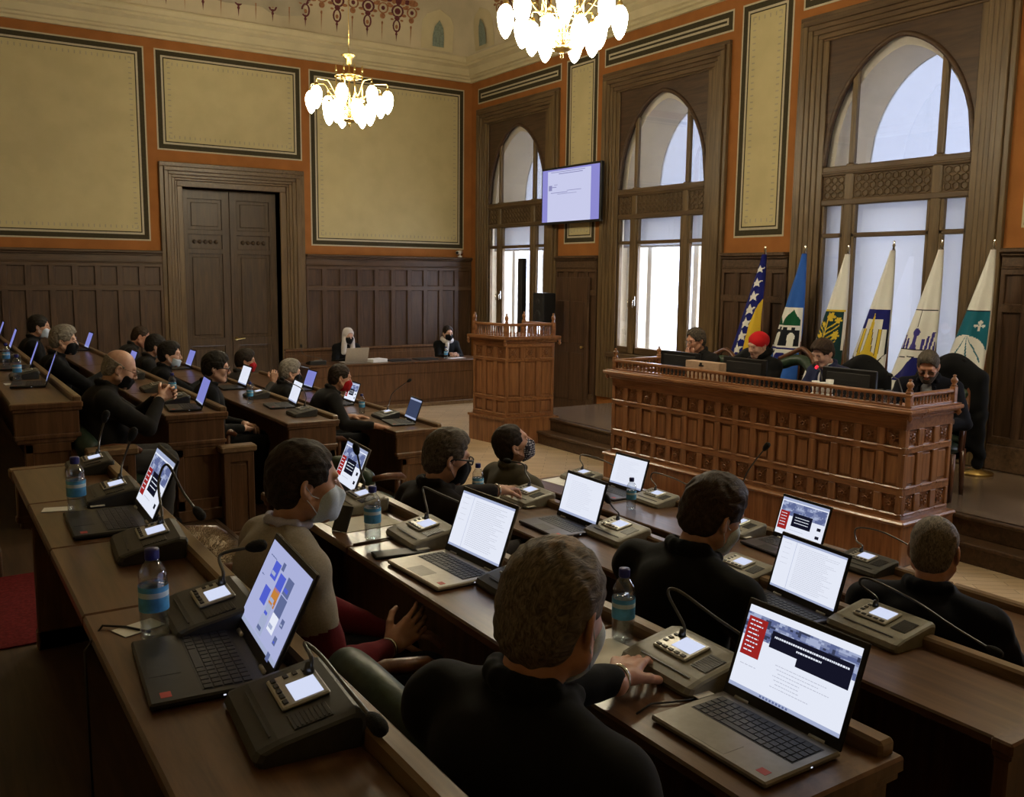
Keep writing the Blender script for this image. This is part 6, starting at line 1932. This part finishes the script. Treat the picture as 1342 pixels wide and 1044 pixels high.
def coat_on_chair(x, y, z, face, label, mat, top=1.0, w=.24, low=.45):
    t = thing('hanging_coat', label, 'coat', (x, y, z), rad(face - 90))
    F = Field()
    F.cone((-w, -.24, top - .10), (0, -.23, top), .075, .065, .06); F.cone((w, -.24, top - .10), (0, -.23, top), .075, .065, .06)
    F.ell((0, -.27, (top + low) / 2 + .1), (w + .07, .085, (top - low) / 2), .06); F.ell((0, -.26, top - .28), (w + .05, .10, .26), .06)
    for sd in (-1, 1): F.cone((sd * w, -.24, top - .12), (sd * (w + .04), -.28, low + .12), .065, .05, .05)
    fo = lambda X, Y, Z: .010 * np.sin(26 * X + 5 * np.sin(9 * Z)) * np.clip((top - Z) * 2, 0, 1)
    v, f = F.mesh(.012, fo); link_mesh('coat_body', v.tolist(), f.tolist(), [mat], None, [True] * len(f), t, fixn=False)
    F = Field()
    for k in range(8):
        q0, q1 = [PI * (k + i) / 8 for i in (0, 1)]
        F.cone((.085 * math.cos(q0), -.23 - .05 * math.sin(q0), top + .035), (.085 * math.cos(q1), -.23 - .05 * math.sin(q1), top + .035), .028, .028, .02)
    v, f = F.mesh(.010); link_mesh('collar', v.tolist(), f.tolist(), [mat], None, [True] * len(f), t, fixn=False)
    return t

tB, tC, tD = TIER['B'], TIER['C'], TIER['D']
# ------------------------------------------------------------------ near block
person('man seen from behind with thinning grey-brown hair, hand on a console', (.785, 1.245), tC, 12, res=.0045, lean=9, head=(12, -8, 4), s=1.05, hs=1.08, shw=1.14, fat=.003, top='black', hair='crown',
       hstyle=dict(crown=1, line=.02, low=-.085, t=.007), mask='mask_w', mask_low=.01, skin=SKIN_R, handL=dict(world=1, w=(1.355, 1.585, 1.20), f=(.80, .60, .0), n=(.05, 0, -1), curl=.5, pole=(-.9, -.1, -.5)), handR=dict(w=(.14, .36, .60), f=(-.3, .8, 0), n=(0, 0, -1), curl=.5), watch='L', trousers='charcoal')
person('man in a grey jumper with dark red sleeves and a white mask', (.84, 2.56), tC, -2, shw=1.10, res=.0045, lean=5, head=(-6, -4, 0), s=1.0, top='greyknit', collar=False, sleeve2='maroon', shirt='lilac', hair='dark',
       hstyle=dict(line=.02, t=.008, low=-.075), mask='mask_w', mask_low=.012, handR=dict(world=1, w=(1.16, 2.46, 1.00), f=(.85, .15, .45), n=(.1, .9, -.3), curl=.5, pole=(.5, -.5, -.9)), handL=dict(w=(-.10, .40, .60), f=(.4, .8, 0), n=(0, 0, -1), curl=.5), trousers='jean', watch='R')
person('broad man in a dark coat seen from behind, facing the second desk row', (1.90, 2.02), tB, 3, res=.0045, lean=11, head=(-6, -18, 4), s=1.05, shw=1.22, lift=.05, top='black', hair='brown', hstyle=dict(line=.012, t=.012, low=-.082, top=.008),
       mask='mask_w', handR=dict(w=(.22, .40, .70), f=(-.4, .9, 0), n=(0, 0, -1), curl=.5), handL=dict(w=(-.12, .48, .74), f=(.3, .9, 0), n=(0, 0, -1), curl=.5))
person('man in black glasses and black mask reaching for a console', (1.87, 3.53), tB, 4, res=.0045, lean=3, head=(-12, -10, 3), s=1.0, lift=-.01, top='brown', hair='salt', hstyle=dict(line=.020, t=.007, low=-.072, top=.006), mask='mask_b', glasses='thick',
       handL=dict(w=(-.28, .76, .865), f=(-.30, .95, -.05), n=(0, .05, -1), curl=.75, pole=(-.9, 0, -.4)), handR=dict(w=(.10, .45, .70), f=(-.4, .9, 0), n=(0, 0, -1), curl=.5), watch='L')
person('man in an olive jacket and dotted mask leaning back to look up', (2.90, 4.38), 0, -4, res=.0045, lean=-4, head=(-14, 20, 6), s=1.0, top='olive', hair='dark', hstyle=dict(line=.022, t=.006, low=-.072), mask='dots', shw=1.22,
       handL=dict(w=(-.15, .35, .60), f=(.4, .8, 0), n=(0, 0, -1), curl=.6), handR=dict(w=(.15, .38, .62), f=(-.4, .8, 0), n=(0, 0, -1), curl=.6), trousers='charcoal')
person('shorn man in a navy suit seen from behind at the right edge', (2.93, 1.80), 0, 18, res=.0045, lean=3, head=(2, -14, -2), s=1.03, shw=1.15, top='navy', hair='crown', hstyle=dict(line=.022, t=.0035, low=-.080, rough=.0006), skin=SKIN_R, lift=.01,
       handR=dict(w=(.16, .42, .70), f=(-.4, .9, 0), n=(0, 0, -1), curl=.5), handL=dict(w=(-.16, .42, .70), f=(.4, .9, 0), n=(0, 0, -1), curl=.5))
chair(.87, 1.30, tC, 8, 'dark leather armchair behind the man with thinning hair')
chair(1.02, 1.96, tC, 0, 'empty dark leather armchair pushed up to the desk left of the man with thinning hair', top=.86)
chair(.86, 2.56, tC, -2, 'dark leather armchair behind the man in the grey jumper')
chair(1.90, 2.04, tB, 3, 'dark leather armchair behind the broad man in the dark coat', top=.80)
chair(1.90, 3.53, tB, 4, 'dark leather armchair behind the man in black glasses', top=.82)
chair(2.95, 4.38, 0, -4, 'dark leather armchair of the man in the dotted mask', top=.86)
chair(2.98, 1.80, 0, 10, 'dark leather armchair of the man in the navy suit', top=.82)
chair(.88, 3.66, tC, 0, 'dark leather armchair with a pale fur on it beside the left desk', top=.60)
t = thing('fur', 'pale tan fur lying on a chair beside the left desk', 'fur', (.92, 3.78, tC + .60))
rf = random.Random(3); F = Field(); F.ell((0, 0, 0), (.13, .17, .10), .03); F.ell((.05, .10, -.05), (.10, .12, .10), .04)
v, f = F.mesh(.012, lambda X, Y, Z: .008 * np.sin(80 * X) * np.sin(75 * Y + 30 * Z))
FUR = hair_mat('tan_fur', (.26, .185, .11), (.58, .46, .31))
link_mesh('fur_pelt', v.tolist(), f.tolist(), [FUR], None, [True] * len(f), t, fixn=False)
mb = MB()
for k in range(2200):
    p = Vector(v[rf.randrange(len(v))]); d = (p.normalized() + Vector((rf.uniform(-.6, .6), rf.uniform(-.6, .6), rf.uniform(-.3, .8)))).normalized()
    mb.tube([p, p + d * .020, p + d * .042 + Vector((0, 0, -.010))], [.0013, .0010, .0004], 3, cap=False)
fo = obj('fur_hair', mb, FUR, t); fo['kind'] = 'stuff'
# ------------------------------------------------------------------ block across the aisle
R2 = .0068
person('bald man in glasses and dark coat with clasped hands across the aisle', (.92, 6.42), tC, -4, res=.0055, lean=12, head=(-4, -18, 0), top='charcoal', hair='grey', hstyle=dict(bald=(.10, .125, .110), line=.03, t=.004, low=-.06, rough=.0006), skin=SKIN_W, fat=.004, belly=.03,
       mask='mask_b', mask_low=.045, glasses='thin', handR=dict(w=(.03, .42, .93), f=(-.6, .7, .35), n=(-.7, -.5, -.2), curl=1.0), handL=dict(w=(-.09, .43, .93), f=(.55, .75, .30), n=(.7, -.5, -.2), curl=1.0), trousers='grey')
person('person with grey hair, white mask under a black one, left of the bald man', (.96, 8.94), tC, -6, res=R2, lean=8, head=(-8, -6, 0), top='black', hair='grey', hstyle=dict(line=.016, t=.014, top=.016), mask='mask_b', mask_low=.01, skin=SKIN_W, handR=dict(w=(.0, .46, .86), f=(-.4, .9, .2), n=(-.5, 0, -1), curl=.8))
person('dark figure at the far left edge, half hidden behind the grey-haired person', (1.0, 11.2), tC, -4, res=.008, lean=8, head=(-4, -6, 0), top='black', hair='black', mask='mask_w', mask_low=.02)
person('stout man with close-cut hair bending forward before the wall panelling', (2.0, 11.75), tB, -8, res=.0075, lean=22, head=(-5, -14, 0), lift=.06, top='charcoal', hair='brown', hstyle=dict(t=.004, line=.02), skin=SKIN_R, fat=.005, belly=.02, shw=1.1)
person('dark-haired person mostly hidden between the stout man and the woman in profile', (2.0, 10.55), tB, -6, res=.0075, lean=14, head=(0, -12, 0), top='charcoal', hair='black', hstyle=dict(t=.014), mask='mask_w')
person('woman with short black hair in profile, mask under her chin', (1.97, 9.5), tB, -10, res=R2, lean=10, head=(-12, -2, 0), s=.96, top='black', hair='black', hstyle=dict(t=.014, line=.016, top=.01, low=-.085), mask='mask_w', mask_low=.05, skin=SKIN_W, handR=dict(w=(-.05, .46, .86), f=(-.3, .8, .5), n=(-.7, -.3, -.2), curl=.7))
person('man in a long black coat and glasses with hands folded in his lap', (1.99, 7.76), tB, -14, res=.0055, lean=5, head=(-4, -6, 0), top='black', hair='black', hstyle=dict(t=.015, line=.012, top=.016, low=-.085), glasses='thick', skin=SKIN_W, handR=dict(w=(.10, .30, .655), f=(-.75, .6, -.1), n=(0, -.2, -1), curl=.7), handL=dict(w=(-.06, .31, .67), f=(.6, .75, -.1), n=(0, -.2, -1), curl=.8), trousers='black')
person('man in a red mask leaning over the desk end towards a dark screen', (3.0, 7.98), 0, -6, res=.0055, lean=24, head=(-4, -4, 0), lift=.07, top='charcoal', hair='dark', hstyle=dict(line=.02, t=.007), mask='mask_r', shw=1.08, handR=dict(w=(.54, .43, .80), f=(.45, .9, -.12), n=(0, 0, -1), curl=.45, pole=(.5, -.5, -.7)), handL=dict(w=(-.05, .40, .80), f=(.3, .9, 0), n=(0, 0, -1), curl=.5), trousers='black')
person('grey-haired person in black mask across the aisle, facing a bluish screen', (3.02, 9.0), 0, -4, res=R2, lean=10, head=(-4, -6, 0), s=.97, top='charcoal', hair='grey', hstyle=dict(t=.014, line=.014, top=.012), mask='mask_b', skin=SKIN_W)
person('man in a grey suit and red mask raising one hand before the door', (2.95, 10.15), 0, -4, res=R2, lean=6, head=(-8, -6, 0), top='grey', hair='dark', hstyle=dict(t=.012, line=.012, top=.012), mask='mask_r', handR=dict(w=(.12, .38, .92), f=(-.15, .25, 1), n=(-.8, .3, 0), curl=1.3, pole=(.4, -.3, -1)))
for (x, y, z, fa, lab) in ((.98, 6.42, tC, -4, 'dark leather armchair of the bald man'), (1.0, 8.94, tC, -6, 'dark leather armchair of the grey-haired person at left'), (2.03, 7.78, tB, -14, 'dark leather armchair of the man in the long black coat'),
                           (2.0, 9.5, tB, -10, 'dark leather armchair of the woman in profile'), (3.05, 8.0, 0, -6, 'dark leather armchair of the leaning man in the red mask'), (3.0, 10.15, 0, -4, 'dark leather armchair of the man raising one hand'),
                           (3.05, 9.0, 0, -4, 'dark leather armchair of the grey-haired person facing a bluish screen'), (2.03, 11.75, tB, -8, 'dark leather armchair of the stout man'), (2.03, 10.55, tB, -6, 'dark leather armchair of the mostly hidden person'), (1.03, 11.2, tC, -4, 'dark leather armchair of the dark figure at far left')):
    chair(x, y, z, fa, lab, top=.80)
chair(2.75, 6.30, 0, 10, 'empty green leather armchair in the aisle behind the news page laptop', top=.72)
# ------------------------------------------------------------------ clerks
person('clerk in black mask with long pale headscarf behind the grey laptop', (5.86, 13.98), 0, -92, res=.0075, lean=6, head=(6, -10, 0), s=.96, top='black', scarf='pale', mask='mask_b', skin=SKIN_W, handR=dict(w=(.10, .36, .78), f=(-.4, .8, 0), n=(0, 0, -1), curl=.6), handL=dict(w=(-.10, .36, .78), f=(.4, .8, 0), n=(0, 0, -1), curl=.6))
person('clerk in black mask and pale neck scarf with folded hands beside the lectern', (7.72, 13.98), 0, -98, res=.0075, lean=8, head=(4, -4, 0), s=.95, top='black', hair='dark', hstyle=dict(t=.012, line=.014, low=-.08), mask='mask_b', neckscarf='palescarf', skin=SKIN_W, handR=dict(w=(.06, .40, .80), f=(-.6, .8, .1), n=(0, 0, -1), curl=.9), handL=dict(w=(-.04, .40, .80), f=(.6, .8, .1), n=(0, 0, -1), curl=.9))
# ------------------------------------------------------------------ presidium
zP = .328
person('grey-haired man in glasses with his hand at his mouth on the podium', (7.16, 7.10), zP, 176, res=.006, lean=13, head=(-4, -8, 0), top='charcoal', hair='salt', hstyle=dict(t=.012, line=.018, top=.008), glasses='thin', skin=SKIN_R, handL=dict(w=(-.05, .26, .93), f=(.45, .35, .8), n=(0, -1, .2), curl=1.0, pole=(-.5, .3, -1)), handR=dict(w=(.10, .36, .80), f=(-.5, .8, 0), n=(0, 0, -1), curl=.6))
person('woman in a red headscarf and black top on the podium', (7.16, 6.27), zP, 172, res=.006, lean=9, head=(2, -14, -4), s=.97, top='black', collar=False, scarf='red', skin=SKIN_W, lift=.02)
person('young man in a blue suit with white shirt and tie on the podium', (7.16, 5.46), zP, 178, res=.006, lean=12, head=(-2, -18, 0), top='blue', top_open=True, shirt='white', tie='tie', hair='brown', hstyle=dict(t=.012, line=.012, top=.014, fringe=1), skin=SKIN_W)
person('bearded man in tinted glasses and dark jacket at the podium\'s right end', (7.10, 4.46), zP, 204, res=.006, lean=16, head=(2, -24, 0), shw=1.1, top='navy', top_open=True, shirt='greyshirt', hair='salt', hstyle=dict(t=.008, line=.02, top=.010), glasses='tinted', beard='salt', skin=SKIN_R, handR=dict(w=(.14, .40, .80), f=(-.5, .8, 0), n=(0, 0, -1), curl=.6))
chair(7.24, 7.12, zP, 178, 'carved green armchair behind the grey-haired man on the podium', 'carved', .98)
chair(7.30, 6.16, zP, 172, 'carved green leather armchair behind the woman in the red headscarf', 'carved', 1.06)
chair(7.26, 5.46, zP, 178, 'carved armchair behind the man in the blue suit', 'carved', .98)
chair(7.20, 4.50, zP, 198, 'carved armchair behind the man in tinted glasses', 'carved', 1.0)
coat_on_chair(7.16, 6.76, zP, 178, 'black coat over the chair between grey-haired man and red headscarf', FAB['black'], .98, .20, .35)
coat_on_chair(7.12, 5.34, zP, 176, 'black coat spread over the chair of the man in the blue suit', FAB['black'], 1.02, .22, .35)
coat_on_chair(7.16, 4.38, zP, 198, 'long black coat hanging over the chair at the right end', FAB['black'], 1.10, .21, .16)
